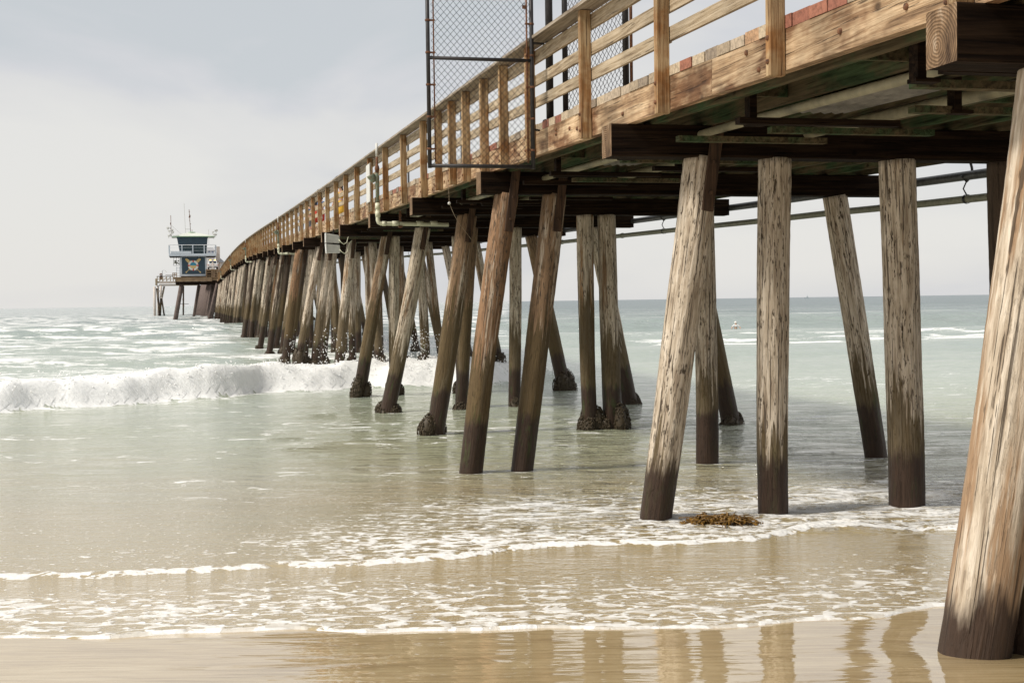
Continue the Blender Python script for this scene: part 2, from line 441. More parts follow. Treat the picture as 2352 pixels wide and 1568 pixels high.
# ------------------------------------------------------------------ world, sun
SUN_AZ = Vector((-.93, -.37, 0)).normalized()
SUN_EL = R(46)
w = bpy.data.worlds.new("World"); SC.world = w; w.use_nodes = True
nt = w.node_tree; nt.nodes.clear()
def wn(t, **k):
    n = nt.nodes.new(t)
    for a, b in k.items(): setattr(n, a, b)
    return n
out = wn("ShaderNodeOutputWorld"); bg = wn("ShaderNodeBackground"); bg.inputs[1].default_value = .1
sky = wn("ShaderNodeTexSky", sky_type="NISHITA", sun_disc=False)
sky.sun_elevation = SUN_EL
sky.sun_rotation = math.atan2(SUN_AZ.x, SUN_AZ.y)
sky.air_density = 1.0; sky.dust_density = 2.0
tc = wn("ShaderNodeTexCoord")
mp = wn("ShaderNodeMapping"); mp.inputs["Scale"].default_value = (1.0, 1.0, 2.6); mp.inputs["Rotation"].default_value = (R(8), R(-22), 0); mp.inputs["Location"].default_value = (.55, .2, .35)
nt.links.new(tc.outputs["Generated"], mp.inputs[0])
n1 = wn("ShaderNodeTexNoise"); n1.inputs["Scale"].default_value = 2.7; n1.inputs["Detail"].default_value = 5; n1.inputs["Roughness"].default_value = .5; n1.inputs["Distortion"].default_value = .5
nt.links.new(mp.outputs[0], n1.inputs["Vector"])
cr = wn("ShaderNodeValToRGB")
sx0 = wn("ShaderNodeSeparateXYZ"); nt.links.new(tc.outputs["Generated"], sx0.inputs[0])
def wmr(sock, a, b, c, d):
    q = wn("ShaderNodeMapRange"); nt.links.new(sock, q.inputs[0])
    for i_, v_ in enumerate((a, b, c, d)): q.inputs[i_ + 1].default_value = v_
    return q.outputs[0]
mm = wn("ShaderNodeMath", operation="MULTIPLY"); nt.links.new(wmr(sx0.outputs[0], .05, -.35, 0, .13), mm.inputs[0]); nt.links.new(wmr(sx0.outputs[2], .22, .05, -.5, 1.0), mm.inputs[1])
ma = wn("ShaderNodeMath", operation="ADD"); nt.links.new(n1.outputs["Fac"], ma.inputs[0]); nt.links.new(mm.outputs[0], ma.inputs[1])
nt.links.new(ma.outputs[0], cr.inputs[0])
els = [(.37, (4.45, 4.65, 4.80)), (.46, (4.95, 4.98, 5.12)), (.53, (5.45, 5.40, 5.33)), (.66, (5.85, 5.75, 5.55))]
while len(cr.color_ramp.elements) < len(els): cr.color_ramp.elements.new(.5)
for e, (p, c) in zip(cr.color_ramp.elements, els): e.position = p; e.color = (*c, 1)
# overhead a little darker cloud than near the horizon
sx = wn("ShaderNodeSeparateXYZ"); nt.links.new(tc.outputs["Generated"], sx.inputs[0])
mr = wn("ShaderNodeMapRange"); mr.inputs[1].default_value = .0; mr.inputs[2].default_value = .5; mr.inputs[3].default_value = 1.0; mr.inputs[4].default_value = .92
nt.links.new(sx.outputs[2], mr.inputs[0])
vm = wn("ShaderNodeVectorMath", operation="SCALE"); nt.links.new(cr.outputs[0], vm.inputs[0]); nt.links.new(mr.outputs[0], vm.inputs["Scale"])
mx = wn("ShaderNodeMix", data_type="RGBA"); mx.inputs[0].default_value = .92
nt.links.new(sky.outputs[0], mx.inputs[6]); nt.links.new(vm.outputs[0], mx.inputs[7])
nt.links.new(mx.outputs[2], bg.inputs[0]); nt.links.new(bg.outputs[0], out.inputs[0])

sun_d = bpy.data.lights.new("sun", "SUN"); sun_d.energy = 2.7; sun_d.angle = R(10); sun_d.color = (1, .94, .85)
sun = bpy.data.objects.new("sun", sun_d); COL.objects.link(sun)
sdir = Vector((SUN_AZ.x * math.cos(SUN_EL), SUN_AZ.y * math.cos(SUN_EL), math.sin(SUN_EL)))
sun.rotation_euler = sdir.to_track_quat('Z', 'Y').to_euler(); sun.location = sdir * 60 + Vector((0, 0, 5))

SC.view_settings.view_transform = 'Standard'; SC.view_settings.look = 'None'
SC.view_settings.exposure = 0.5; SC.view_settings.gamma = 1.0
SC.cycles.use_denoising = True
SC.cycles.max_bounces = 6; SC.cycles.diffuse_bounces = 3; SC.cycles.glossy_bounces = 3
SC.cycles.sample_clamp_indirect = 6

# ------------------------------------------------------------------ sea
def grid_obj(name, X, Y, Z, attrs, mat):
    nr, nc = X.shape
    me = bpy.data.meshes.new(name)
    me.vertices.add(nr * nc)
    co = np.stack([X, Y, Z], -1).reshape(-1).astype(np.float32)
    me.vertices.foreach_set("co", co)
    i = np.arange(nr - 1)[:, None] * nc + np.arange(nc - 1)[None, :]
    q = np.stack([i, i + 1, i + nc + 1, i + nc], -1).reshape(-1).astype(np.int32)
    nf = (nr - 1) * (nc - 1)
    me.loops.add(nf * 4); me.loops.foreach_set("vertex_index", q)
    me.polygons.add(nf); me.polygons.foreach_set("loop_start", np.arange(nf, dtype=np.int32) * 4)
    me.polygons.foreach_set("loop_total", np.full(nf, 4, dtype=np.int32))
    me.update(calc_edges=True)
    me.polygons.foreach_set("use_smooth", np.ones(nf, dtype=bool))
    for k, a in attrs.items():
        at = me.attributes.new(k, 'FLOAT', 'POINT'); at.data.foreach_set("value", a.reshape(-1).astype(np.float32))
    me.materials.append(mat)
    o = bpy.data.objects.new(name, me); COL.objects.link(o)
    return o

def sea_mat():
    m = NT("sea_water")
    geo = m.n.new("ShaderNodeNewGeometry"); P = geo.outputs["Position"]
    sp = m.node("ShaderNodeSeparateXYZ", None, i0=P)
    Y = sp.outputs[1]
    A = lambda nm: m.node("ShaderNodeAttribute", {"attribute_name": nm}).outputs["Fac"]
    foam_a, body = A("foam"), A("depth")
    def sc(v): return m.node("ShaderNodeVectorMath", {"operation": "MULTIPLY"}, i0=P, i1=v).outputs[0]
    # water body colour: sand in suspension in the shallows, green then blue-green further out
    mott = m.noise(sc((.25, .45, 0)), 1, 4, .6)
    col = m.ramp(m.math("ADD", body, m.math("MULTIPLY", m.math("SUBTRACT", mott, .5), .16)), [(.0, (.42, .32, .165)), (.20, (.37, .315, .19)), (.36, (.355, .37, .25)), (.55, (.385, .44, .35)), (.78, (.30, .36, .325)), (1, (.13, .17, .18))])
    # foam: blobs and lace at several sizes
    near = m.noise(sc((5.2, 6.5, 0)), 1, 4, .58, .35)
    mid = m.noise(sc((1.3, 2.6, 0)), 1, 6, .68, .9)
    far = m.noise(sc((.22, .75, 0)), 1, 6, .70, .6)
    kf = m.maprange(Y, 11.5, 17)
    kf2 = m.maprange(Y, 38, 80)
    nn = m.mix(m.mix(near, mid, kf), far, kf2)
    thr = m.maprange(foam_a, 0, 1, .80, .26, False)
    fo = m.maprange(m.math("SUBTRACT", nn, thr), -.02, .075)
    # separate little rafts of foam close to the shore
    wob = m.node("ShaderNodeTexNoise", None, Vector=sc((9, 9, 0)), Scale=1.0, Detail=3.0).outputs["Color"]
    vc = m.node("ShaderNodeVectorMath", {"operation": "ADD"}, i0=sc((6.5, 7.5, 0)), i1=m.node("ShaderNodeVectorMath", {"operation": "SCALE"}, i0=wob, Scale=.9).outputs[0]).outputs[0]
    vo = m.node("ShaderNodeTexVoronoi", {"feature": "F1", "voronoi_dimensions": "2D"}, Vector=vc, Scale=1.0)
    rnd = m.node("ShaderNodeSeparateColor", None, i0=vo.outputs["Color"])
    size = m.math("MULTIPLY", rnd.outputs[0], m.maprange(foam_a, .10, .85, .0, .46, False))
    blob = m.maprange(m.math("SUBTRACT", size, vo.outputs["Distance"]), -.02, .07)
    blob = m.math("MULTIPLY", blob, m.math("SUBTRACT", 1.0, m.maprange(Y, 14, 24)))
    vl = m.node("ShaderNodeVectorMath", {"operation": "ADD"}, i0=sc((1.7, 3.4, 0)), i1=m.node("ShaderNodeVectorMath", {"operation": "SCALE"}, i0=m.node("ShaderNodeTexNoise", None, Vector=sc((2.4, 4.5, 0)), Scale=1.0, Detail=4.0).outputs["Color"], Scale=1.3).outputs[0]).outputs[0]
    ed = m.node("ShaderNodeTexVoronoi", {"feature": "DISTANCE_TO_EDGE", "voronoi_dimensions": "2D"}, Vector=vl, Scale=1.0)
    lw = m.math("MULTIPLY", m.maprange(foam_a, .30, .70, .0, .16, False), m.maprange(near, .35, .6, .3, 1.2))
    lace = m.math("MULTIPLY", m.maprange(m.math("SUBTRACT", lw, ed.outputs["Distance"]), -.02, .05), m.math("SUBTRACT", .85, m.maprange(Y, 16, 26, 0, .85)))
    fo = m.math("MULTIPLY", fo, m.maprange(Y, 9, 13, .55, 1.0, False))
    fo = m.math("MAXIMUM", fo, lace)
    fo = m.math("MAXIMUM", fo, blob)
    fo = m.math("MAXIMUM", fo, m.maprange(foam_a, .86, 1.0))
    fcol = m.mix((.84, .84, .82), (.95, .95, .94), m.noise(sc((7, 7, 7)), 1, 4, .6))
    col = m.mix(col, fcol, m.math("MULTIPLY", fo, .93))
    # ripples
    r1 = m.noise(sc((3.2, 8.5, 0)), 1, 4, .55, .3)
    r2 = m.noise(sc((.55, 1.5, 0)), 1, 5, .6, .3)
    r3 = m.noise(sc((.10, .30, 0)), 1, 5, .65)
    calm = A("calm")
    d1 = m.math("MULTIPLY", m.maprange(Y, 30, 90, 1.0, .3), m.math("SUBTRACT", 1.0, calm))
    b = m.node("ShaderNodeBump", None, Height=r1, Strength=m.math("MULTIPLY", d1, .45), Distance=.05).outputs[0]
    r15 = m.noise(sc((1.5, 3.9, 0)), 1, 4, .6, .4)
    b = m.node("ShaderNodeBump", None, Height=r15, Strength=m.math("ADD", .12, m.math("MULTIPLY", m.maprange(m.math("MULTIPLY", calm, -1.0), 0, 1.2), .8), clamp=True), Distance=.24, Normal=b).outputs[0]
    b = m.node("ShaderNodeBump", None, Height=r2, Strength=m.math("MULTIPLY", m.maprange(Y, 12, 22, .12, .85), m.math("SUBTRACT", 1.0, m.math("MULTIPLY", calm, .7))), Distance=.28, Normal=b).outputs[0]
    b = m.node("ShaderNodeBump", None, Height=r3, Strength=m.maprange(Y, 60, 160, 0, 1), Distance=2.2, Normal=b).outputs[0]
    b = m.node("ShaderNodeBump", None, Height=m.math("ADD", m.math("ADD", fo, m.noise(sc((16, 16, 16)), 1, 3, .6)), m.math("MULTIPLY", m.noise(sc((3.5, 3.5, 5)), 1, 5, .7), m.math("MULTIPLY", m.maprange(foam_a, .9, 1.0), 2.2))), Strength=.40, Distance=.035, Normal=b).outputs[0]
    m.set(m.p.inputs["Subsurface Weight"], m.math("MULTIPLY", m.maprange(foam_a, .9, 1.0), .5)); m.set(m.p.inputs["Subsurface Radius"], (.5, .5, .5)); m.set(m.p.inputs["Subsurface Scale"], .25)
    m.set(m.p.inputs["IOR"], 2.0)
    rgh = m.math("ADD", m.math("MULTIPLY", fo, .7), m.maprange(Y, 30, 400, .06, .30))
    return m.fin(col, rgh, b, .5)

NR, NC = 940, 800
e = np.linspace(0, 1, NR)
rowY = 8.3 * (32000 / 8.3) ** (e ** 1.15)
u = np.linspace(-1.05, 1.0, NC)
fx = (rowY[:, None] + 14) * u[None, :]
fyr = np.repeat(rowY[:, None], NC, 1)
# rows start at the swash front line
f0 = front_Y(fx)
blend = np.clip(1 - (fyr - 8.3) / 14, 0, 1)
X = fx; Y = fyr + (f0 - 8.3) * blend ** 2
Z = water_z(X, Y)
BASES = []     # filled by the piles: (x, y, r)
# ------------------------------------------------------------------ the pier
pier = empty("wooden_pier"); pier.matrix_world = PM
tag(pier, "long timber pier on slanting weathered piles running out over the surf", "pier")
rail = empty("timber_railing"); rail.matrix_world = PM
tag(rail, "brown timber railing of posts and boards along the left edge of the pier", "railing")
CAPW = 7.05

def pile(p0, p1, r0, r1, name="pile", mat="pile", seg=22, n=20, seed=0, parent=pier):
    """p0 bottom, p1 top in the pier frame"""
    rnd = random.Random(seed)
    ax = (p1 - p0); L = ax.length
    q = ax.to_track_quat('Z', 'Y')
    ph = [rnd.uniform(0, 6.28) for _ in range(8)]
    bend = rnd.uniform(-.02, .02); bend2 = rnd.uniform(-.015, .015)
    vs = []; fs = []
    for i in range(seg + 1):
        f = i / seg; z = f * L; r = r0 + (r1 - r0) * f
        bx = bend * math.sin(f * math.pi) * L * .5 + bend2 * math.sin(f * 5 + ph[0]) * .6; by = bend2 * math.sin(f * math.pi) * L * .5
        for k in range(n):
            a = 2 * math.pi * k / n
            rr = r * (1 + .028 * math.sin(2 * a + ph[1] + z * .6) + .022 * math.sin(3 * a + ph[2] - z * .9) + .020 * math.sin(5 * a + ph[3] + z * .35) + .012 * math.sin(z * 3.1 + ph[4] + a) + rnd.uniform(-.010, .010))
            vs.append((bx + rr * math.cos(a), by + rr * math.sin(a), z))
    for i in range(seg):
        for k in range(n):
            k2 = (k + 1) % n
            fs.append((i * n + k, i * n + k2, (i + 1) * n + k2, (i + 1) * n + k))
    mb = MB(); mb.add(vs, fs, 0, True)
    mb.f.append(tuple(seg * n + k for k in range(n))); mb.m.append(0); mb.sm.append(False)
    o = mb.build(name, M[mat], parent)
    o.location = p0; o.rotation_mode = 'QUATERNION'; o.rotation_quaternion = q
    return o

def mussels(parent, lumps, seed, dens=1.0):
    """crust of shells: lumps = (x, y, z, rx, ry, rz) in the pile's own frame"""
    rnd = random.Random(seed); mb = MB()
    for (x, y, z, rx, ry, rz) in lumps:
        mb.blob((x, y, z), (rx * .93, ry * .93, rz * .93), jit=.06, sub=2, rnd=rnd)
        for k in range(int(240 * dens)):
            a = rnd.uniform(0, 6.28); cz = rnd.uniform(-1, 1); sr = math.sqrt(1 - cz * cz)
            p = Vector((x + rx * sr * math.cos(a), y + ry * sr * math.sin(a), z + rz * cz))
            s_ = rnd.uniform(.008, .021)
            mb.blob(p, (s_ * 1.1, s_, s_ * 1.7), jit=.2, sub=1 if dens > .8 and k % 2 else 1, rnd=rnd)
    o = mb.build("mussel_crust", M["mussel"], parent)
    return o

# measured piles: bent, top(px), bottom(px), width top, width bottom, material, fin board?, mussels
PILES = [
 (0, (2425, 158), (2237, 1488), 146, 146, "pile_cracked", 0, 0),
 (0, (2560, 158), (2392, 1478), 140, 150, "pile_dark", 0, 0),
 (1, (1612, 364), (1502, 1203), 77, 67, "pile_pale", 1, 0),
 (1, (1778, 362), (1778, 1193), 69, 65, "pile_pale", 0, 0),
 (1, (2061, 369), (2082, 1184), 77, 71, "pile_pale", 0, 0),
 (1, (2309, 376), (2320, 1170), 70, 68, "pile_dark", 0, 0),
 (2, (1164, 446), (1083, 1087), 56, 52, "pile_brown", 1, 0),
 (2, (1273, 449), (1197, 1087), 53, 49, "pile", 1, 0),
 (2, (1616, 453), (1623, 1070), 47, 48, "pile", 0, 0),
 (2, (1917, 456), (2012, 1052), 50, 47, "pile", 0, 0),
 (3, (1073, 493), (998, 1003), 43, 42, "pile", 1, 1),
 (3, (1344, 492), (1356, 998), 38, 33, "pile_pale", 0, 2),
 (3, (1393, 491), (1409, 994), 41, 41, "pile", 0, 2),
 (3, (1583, 490), (1681, 986), 36, 40, "pile", 0, 1),
 (4, (971, 522), (888, 950), 35, 36, "pile", 1, 1),
 (4, (1082, 520), (1060, 948), 31, 30, "pile", 0, 1),
 (4, (1184, 520), (1181, 950), 28, 26, "pile", 0, 1),
 (4, (1362, 515), (1448, 938), 32, 36, "pile", 0, 1),
 (5, (888, 545), (823, 917), 26, 32, "pile", 1, 2),
 (5, (906, 545), (908, 905), 24, 24, "pile", 0, 1),
 (5, (1050, 542), (1062, 905), 24, 24, "pile", 0, 1),
 (5, (1219, 540), (1299, 904), 28, 31, "pile", 0, 2),
 (6, (808, 556), (779, 845), 23, 24, "pile_pale", 1, 1),
 (6, (856, 556), (873, 842), 19, 21, "pile", 0, 1),
 (6, (962, 556), (977, 836), 20, 22, "pile", 0, 1),
 (6, (1092, 556), (1146, 834), 20, 22, "pile", 0, 1),
 (6, (985, 560), (1012, 800), 17, 18, "pile", 0, 0),
 (7, (757, 566), (724, 838), 21, 20, "pile_pale", 1, 1),
 (7, (734, 566), (686, 832), 18, 19, "pile", 1, 2),
 (8, (688, 576), (657, 832), 20, 20, "pile_brown", 0, 1),
 (8, (716, 576), (700, 828), 17, 17, "pile", 0, 1),
]
allp = []   # (bent, p0, p1, r0, r1, mat, fin, mus)
nb0 = {}
for (n_, tp, bt, wt, wb, mt, fin, mu) in PILES:
    s_ = BS * n_
    a = on_bent(bt[0], bt[1], s_); b = on_bent(tp[0], tp[1], s_)
    c0 = on_bent(bt[0] - wb / 2, bt[1], s_); c1 = on_bent(bt[0] + wb / 2, bt[1], s_)
    d0 = on_bent(tp[0] - wt / 2, tp[1], s_); d1 = on_bent(tp[0] + wt / 2, tp[1], s_)
    r0 = (c1 - c0).length / 2 * .985; r1 = (d1 - d0).length / 2 * .985
    dz = (zc(s_) - b.z); ax = b - a
    b = b + ax * (dz + .01) / ax.z
    vis = a.copy()
    a = a - ax * (.7 / ax.z)
    allp.append((n_, a, b, r0, r1, mt, fin, mu, vis))
rg = random.Random(11)
for n_ in range(6, 66):
    s_ = BS * n_
    zt = zc(s_) + .01
    if n_ >= 37:    # steel sleeved row past the tower platform
        dx = -2.8 * max(0, (n_ * BS * .9715 + 8.08 - 255)) / 195.0
        tl = [(dx + .15, dx - 1.75, .27, "steel_pile")] + [(2.4, 2.4, .2, "pile_dark"), (4.2, 4.2, .2, "pile_dark"), (6.3, 7.6, .2, "pile_dark")]
    elif n_ < 9:
        tl = [(2.6, 2.7, .17, "pile"), (3.9, 3.95, .17, "pile"), (5.85, 7.1, .17, "pile")] if n_ > 6 else []
        if n_ == 8: tl.append((1.9, 1.2, .17, "pile"))
    else:
        tl = [(1.15 + rg.uniform(-.25, .25), .1 + rg.uniform(-.3, .3), .17, None), (2.5, 2.5 + rg.uniform(-.2, .2), .17, None), (3.8, 3.8 + rg.uniform(-.2, .2), .17, None), (5.85, 7.0 + rg.uniform(-.2, .2), .17, None)]
        if n_ % 4 != 1: tl.append((.45, -.55 + rg.uniform(-.2, .2), .165, None))
        if n_ % 3 != 0: tl.append((1.8, 1.1 + rg.uniform(-.2, .2), .165, None))
    for (tt, tb, r_, mt) in tl:
        mt = mt or rg.choice(["pile", "pile", "pile_brown", "pile_dark", "pile_dark", "pile_pale"])
        pb = Vector((tb, s_, 0)); wp = PM @ pb
        wl = wz(wp.x, wp.y)
        pb.z = -.8; tbx = tb
        top = Vector((tt, s_, zt))
        allp.append((n_, pb, top, r_ * 1.05, r_, mt, 1 if (n_ < 14 and tt < 1.5) else 0, 1 if n_ < 22 else 0, None))
allp.sort(key=lambda p: p[0])
rest = MB(); RM = ["pile", "pile_brown", "pile_pale", "pile_dark", "steel_pile"]
for i, (n_, p0, p1, r0, r1, mt, fin, mu, vis) in enumerate(allp):
    if i < 100:
        near = n_ <= 5
        o = pile(p0, p1, r0, r1, "pile", mt, 60 if near else 14, 36 if near else 12, 100 + i)
        L = (p1 - p0).length
        # waterline point
        if vis is None:
            f = .8 / (p1.z - p0.z) if True else 0
            wpt = PM @ (p0 + (p1 - p0) * f); wl = wz(wpt.x, wpt.y)
            vis = p0 + (p1 - p0) * ((wl - p0.z) / (p1.z - p0.z))
        wv = PM @ vis; BASES.append((wv.x, wv.y, r0))
        if mu:
            hz = (vis - p0).length
            rnd = random.Random(900 + i); r = r0
            # axes of the pile frame: x roughly across
            lumps = []
            Hn = {1: .46, 2: .68}[mu] * rnd.uniform(.8, 1.2)
            for k in range(4 if mu == 2 else 3):
                a = rnd.uniform(0, 6.28) if k else rnd.choice([0.2, 3.0, 4.9, -.4])
                hh = Hn * rnd.uniform(.5, 1.0)
                lumps.append((r * .95 * math.cos(a), r * .95 * math.sin(a), hz + hh * .4 - .05, r * rnd.uniform(.75, 1.15), r * rnd.uniform(.75, 1.15), hh * .75))
            lumps.append((0, 0, hz - .05, r * 1.3, r * 1.3, .26))
            mussels(o, lumps, 500 + i, 1.3 if n_ <= 5 else .35)
        if fin:
            # splice board bolted over the joint of pile and cap
            q = (p1 - p0).normalized()
            c = p1 + q * (-.12) + Vector((.055 if n_ < 9 else .04, -(r1 + .03), 0))
            mb = MB(); rot = q.to_track_quat('Z', 'Y').to_matrix()
            m3 = Matrix((Vector((q.z, 0, -q.x)), Vector((0, 1, 0)), q)).transposed()
            Lb = 1.0 if n_ in (1, 2) else .95
            mb.box((0, 0, 0), (.13, .055, Lb), m3)
            for zz in (-.3, .05, .32):
                mb.tube([m3 @ Vector((0, -.028, zz)), m3 @ Vector((0, -.06, zz))], .022, 8)
            sb = mb.build("splice_board", M["splice"], o)
            inv = (Matrix.Translation(p0) @ o.rotation_quaternion.to_matrix().to_4x4()).inverted()
            sb.matrix_local = inv @ Matrix.Translation(c)
    else:
        nn = 8; vs = []
        q = (p1 - p0).to_track_quat('Z', 'Y'); rest.tube([p0, (p0 + p1) / 2, p1], [r0, (r0 + r1) / 2, r1], 10, RM.index(mt))
o = rest.build("pile", [M[k] for k in RM], pier); o["kind"] = "stuff"; o["label"] = "slanting piles of the far stretch of the pier"

# caps
for n_ in range(-2, 60):
    s_ = BS * n_; z0 = zc(s_); hw = .17
    rnd = random.Random(n_ + 50)
    t0 = rnd.uniform(-.05, .05) if n_ > 4 else 0; t1 = CAPW + rnd.uniform(-.1, .15)
    mb = MB(); NS = 14
    for j in range(NS):
        ta = t0 + (t1 - t0) * j / NS; tb = t0 + (t1 - t0) * (j + 1) / NS
        P = [(ta, s_ - hw, z0), (tb, s_ - hw, z0), (tb, s_ + hw, z0), (ta, s_ + hw, z0), (ta, s_ - hw, z0 + .355), (tb, s_ - hw, z0 + .355), (tb, s_ + hw, z0 + .355), (ta, s_ + hw, z0 + .355)]
        fs = [(0, 3, 2, 1), (4, 5, 6, 7), (0, 1, 5, 4), (2, 3, 7, 6)]
        mb.add(P, fs, 0)
        if j == 0: mb.add([P[3], P[0], P[4], P[7]], [(0, 1, 2, 3)], 1)
        if j == NS - 1: mb.add([P[1], P[2], P[6], P[5]], [(0, 1, 2, 3)], 1)
    # move to own origin so the end grain rings sit on the end face
    mb.v = [(x, y - s_, z - z0) for x, y, z in mb.v]
    o = mb.build("cap_beam", [M["creosote"], M["endgrain"]], pier); o.location = (0, s_, z0)
    bv = o.modifiers.new("bevel", "BEVEL"); bv.width = .012; bv.segments = 1
    if n_ < 4:
        # thin packing boards under the cap where it bears on the piles
        mb = MB(); mb.box((.9, 0, -.0), (.5, .30, .02)); 
FZ = .357   # fascia bottom above cap bottom
FH = .33
DT = FZ + FH    # deck underside
FT = .19        # outer face of fascia
def zs(s, a): return zc(s) + a
def strip(mb, t0, t1, s0, s1, a, b, step=1.6, mi=0, jag=0, rnd=random):
    """timber following the deck profile; t0..t1 across, a..b heights above the cap underside"""
    n = max(1, int(math.ceil((s1 - s0) / step)))
    ss = [s0 + (s1 - s0) * i / n for i in range(n + 1)]
    vs = []
    for s in ss:
        z = zc(s); vs += [(t0, s, z + a), (t1, s, z + a), (t1, s, z + b), (t0, s, z + b)]
    fs = []
    for i in range(n):
        o = i * 4
        for k in range(4):
            k2 = (k + 1) % 4
            fs.append((o + k, o + k + 4, o + k2 + 4, o + k2)[::-1])
    fs.append((0, 1, 2, 3)); fs.append((n * 4 + 3, n * 4 + 2, n * 4 + 1, n * 4))
    mb.add(vs, fs, mi)
SEND = 395.
# edge beams, joints over every second bent
s = -12.3; k = 0
while s < SEND:
    s1 = min(s + (8.2 if s < 60 else 13.34), SEND)
    mb = MB(); strip(mb, FT, FT + .10, s + .004, s1 - .004, FZ, DT + random.uniform(-.004, .004), .8 if s < 40 else 2.5)
    o = mb.build("edge_beam", M["fascia"], pier)
    if s < 45:
        mbb = MB()
        rnd = random.Random(int(s * 7) + 5)
        for j in range(9):
            sb = rnd.uniform(s + .2, s1 - .2); zb = zs(sb, rnd.uniform(FZ + .06, DT - .06))
            mbb.lathe([(.0, .020), (.022, .016), (.026, .0), (.026, -.01)], (FT - .0, sb, zb), 8, rot=Matrix.Rotation(R(-90), 3, 'Y'))
        mbb.build("bolt_head", M["rusty"], o)["kind"] = "stuff"
    s = s1; k += 1
# far side edge beam and stringers
mb = MB(); strip(mb, CAPW - .35, CAPW - .25, -12, SEND, FZ, DT, 2.5); mb.build("edge_beam", M["stringer"], pier)
for j, t in enumerate(np.arange(.47, CAPW - .5, .62)):
    mb = MB(); strip(mb, t, t + .09, -12, SEND, FZ - .001 * (j % 2), DT, 2.5); o = mb.build("stringer", M["stringer"], pier)
# bridging blocks between stringers
for n_ in range(-1, 3):
    for ofs in (2.2, 4.4):
        s_ = BS * n_ + ofs
        for t in np.arange(.57, CAPW - 1.2, .62):
            mb = MB(); mb.box((t + .26, s_, zs(s_, FZ + .17)), (.50, .05, .26)); mb.build("bridging", M["stringer"], pier)
# deck planks
PL = .305
i0 = -1.0
def plank(mb, k, L0, L1):
    s_ = k * PL; rnd = random.Random(k + 1000)
    z = zs(s_ + PL / 2, DT + .002); z2 = zs(s_ + PL / 2, DT + .002)
    sl = (zc(s_ + PL) - zc(s_)) / PL
    a = L0 + rnd.uniform(-.012, .012); th = .10 + rnd.uniform(-.008, .008)
    s0, s1 = s_ + .006, s_ + PL - .006
    za, zb = zs(s0, DT + .002), zs(s1, DT + .002)
    mb.hexa([(a, s0, za), (L1, s0, za), (L1, s1, zb), (a, s1, zb), (a, s0, za + th), (L1, s0, za + th), (L1, s1, zb + th), (a, s1, zb + th)])
for k in range(-9, 91):
    mb = MB(); plank(mb, k, FT - .004, CAPW - .2); mb.build("deck_plank", M["plank"], pier)
mb = MB()
for k in list(range(-40, -9)) + list(range(91, int(SEND / PL))): plank(mb, k, FT - .004, CAPW - .2)
o = mb.build("deck_plank", M["plank"], pier); o["kind"] = "stuff"

# ------------------------------------------------------------------ railing (left side)
ZD = DT + .105          # deck surface
def post(s_, top=1.06, bot=FZ - .02, w=.09, d=.135, mat="post", t0=None, tilt=0):
    rnd = random.Random(int(s_ * 100))
    mb = MB(); t1 = FT - .004; t0 = t1 - d
    z = zc(s_); b = z + bot + rnd.uniform(-.03, .02); e = z + ZD + top
    mb.hexa([(t0, s_ - w / 2, b), (t1, s_ - w / 2, b), (t1, s_ + w / 2, b), (t0, s_ + w / 2, b), (t0, s_ - w / 2 + tilt, e), (t1, s_ - w / 2 + tilt, e), (t1, s_ + w / 2 + tilt, e), (t0, s_ + w / 2 + tilt, e)])
    for zz in (FZ + .07, FZ + .26):
        mb.lathe([(0, .02), (.02, .016), (.024, 0)], (t0, s_, z + zz), 8, mi=1, rot=Matrix.Rotation(R(-90), 3, 'Y'))
    o = mb.build("rail_post", [M[mat], M["rusty"]], rail)
    bv = o.modifiers.new("bevel", "BEVEL"); bv.width = .006; bv.segments = 1
    return o
SP = 2.62
pY = lambda Y: (Y - 8.08) / .9715
post_s = [pY(10.6), pY(13.15), pY(15.7), pY(18.25), pY(19.8), pY(21.1), pY(22.5), pY(23.7), pY(25.0), pY(26.6)]
s = pY(29.1)
while s < 236: post_s.append(s); s += 2.79
post_s = [pY(10.6) - 2.62, pY(10.6) - 5.24] + post_s
extra = []
for i, s_ in enumerate(sorted(post_s)):
    mt = "post"
    o = post(s_, mat=mt, tilt=random.uniform(-.01, .01))
    if abs(s_ - pY(25.0)) < .05:
        o["label"] = "rail post with old green paint"
        # old green paint band on the face
        mb = MB(); z = zc(s_); mb.box((FT - .004 - .135 - .003, s_ - .012, z + ZD + .35), (.004, .05, .8)); mb.build("paint_patch", M["verdigris"], o)
# lighter secondary half-height posts bolted beside some main posts
for i, s_ in enumerate([x for x in sorted(post_s) if x > 30 and x < 110]):
    if i % 2 == 0:
        mb = MB(); z = zc(s_ + .5); t1 = FT - .004
        mb.box((t1 - .05, s_ + .55, z + (FZ + ZD + .55) / 2), (.1, .06, ZD + .55 - FZ)); mb.build("short_post", M["rail"], rail)
ps = sorted(post_s)
def railset(nm, t0, t1, lo, hi, mat, every=2):
    j = 0
    while j < len(ps) - 1:
        s0 = ps[j]; j2 = min(j + every, len(ps) - 1); s1 = ps[j2]
        rnd = random.Random(j * 13 + len(nm))
        dz = rnd.uniform(-.012, .012)
        mb = MB(); strip(mb, t0, t1, s0 + .003, s1 - .003, lo + dz, hi + dz, 1.4)
        o = mb.build(nm, M[mat], rail); j = j2
every = 3
railset("lower_rail", FT + .002, FT + .042, ZD + .245, ZD + .385, "rail", 3)
railset("middle_rail", FT + .002, FT + .042, ZD + .535, ZD + .675, "rail", 3)
railset("upper_rail", FT + .002, FT + .042, ZD + .85, ZD + 1.03, "rail", 3)
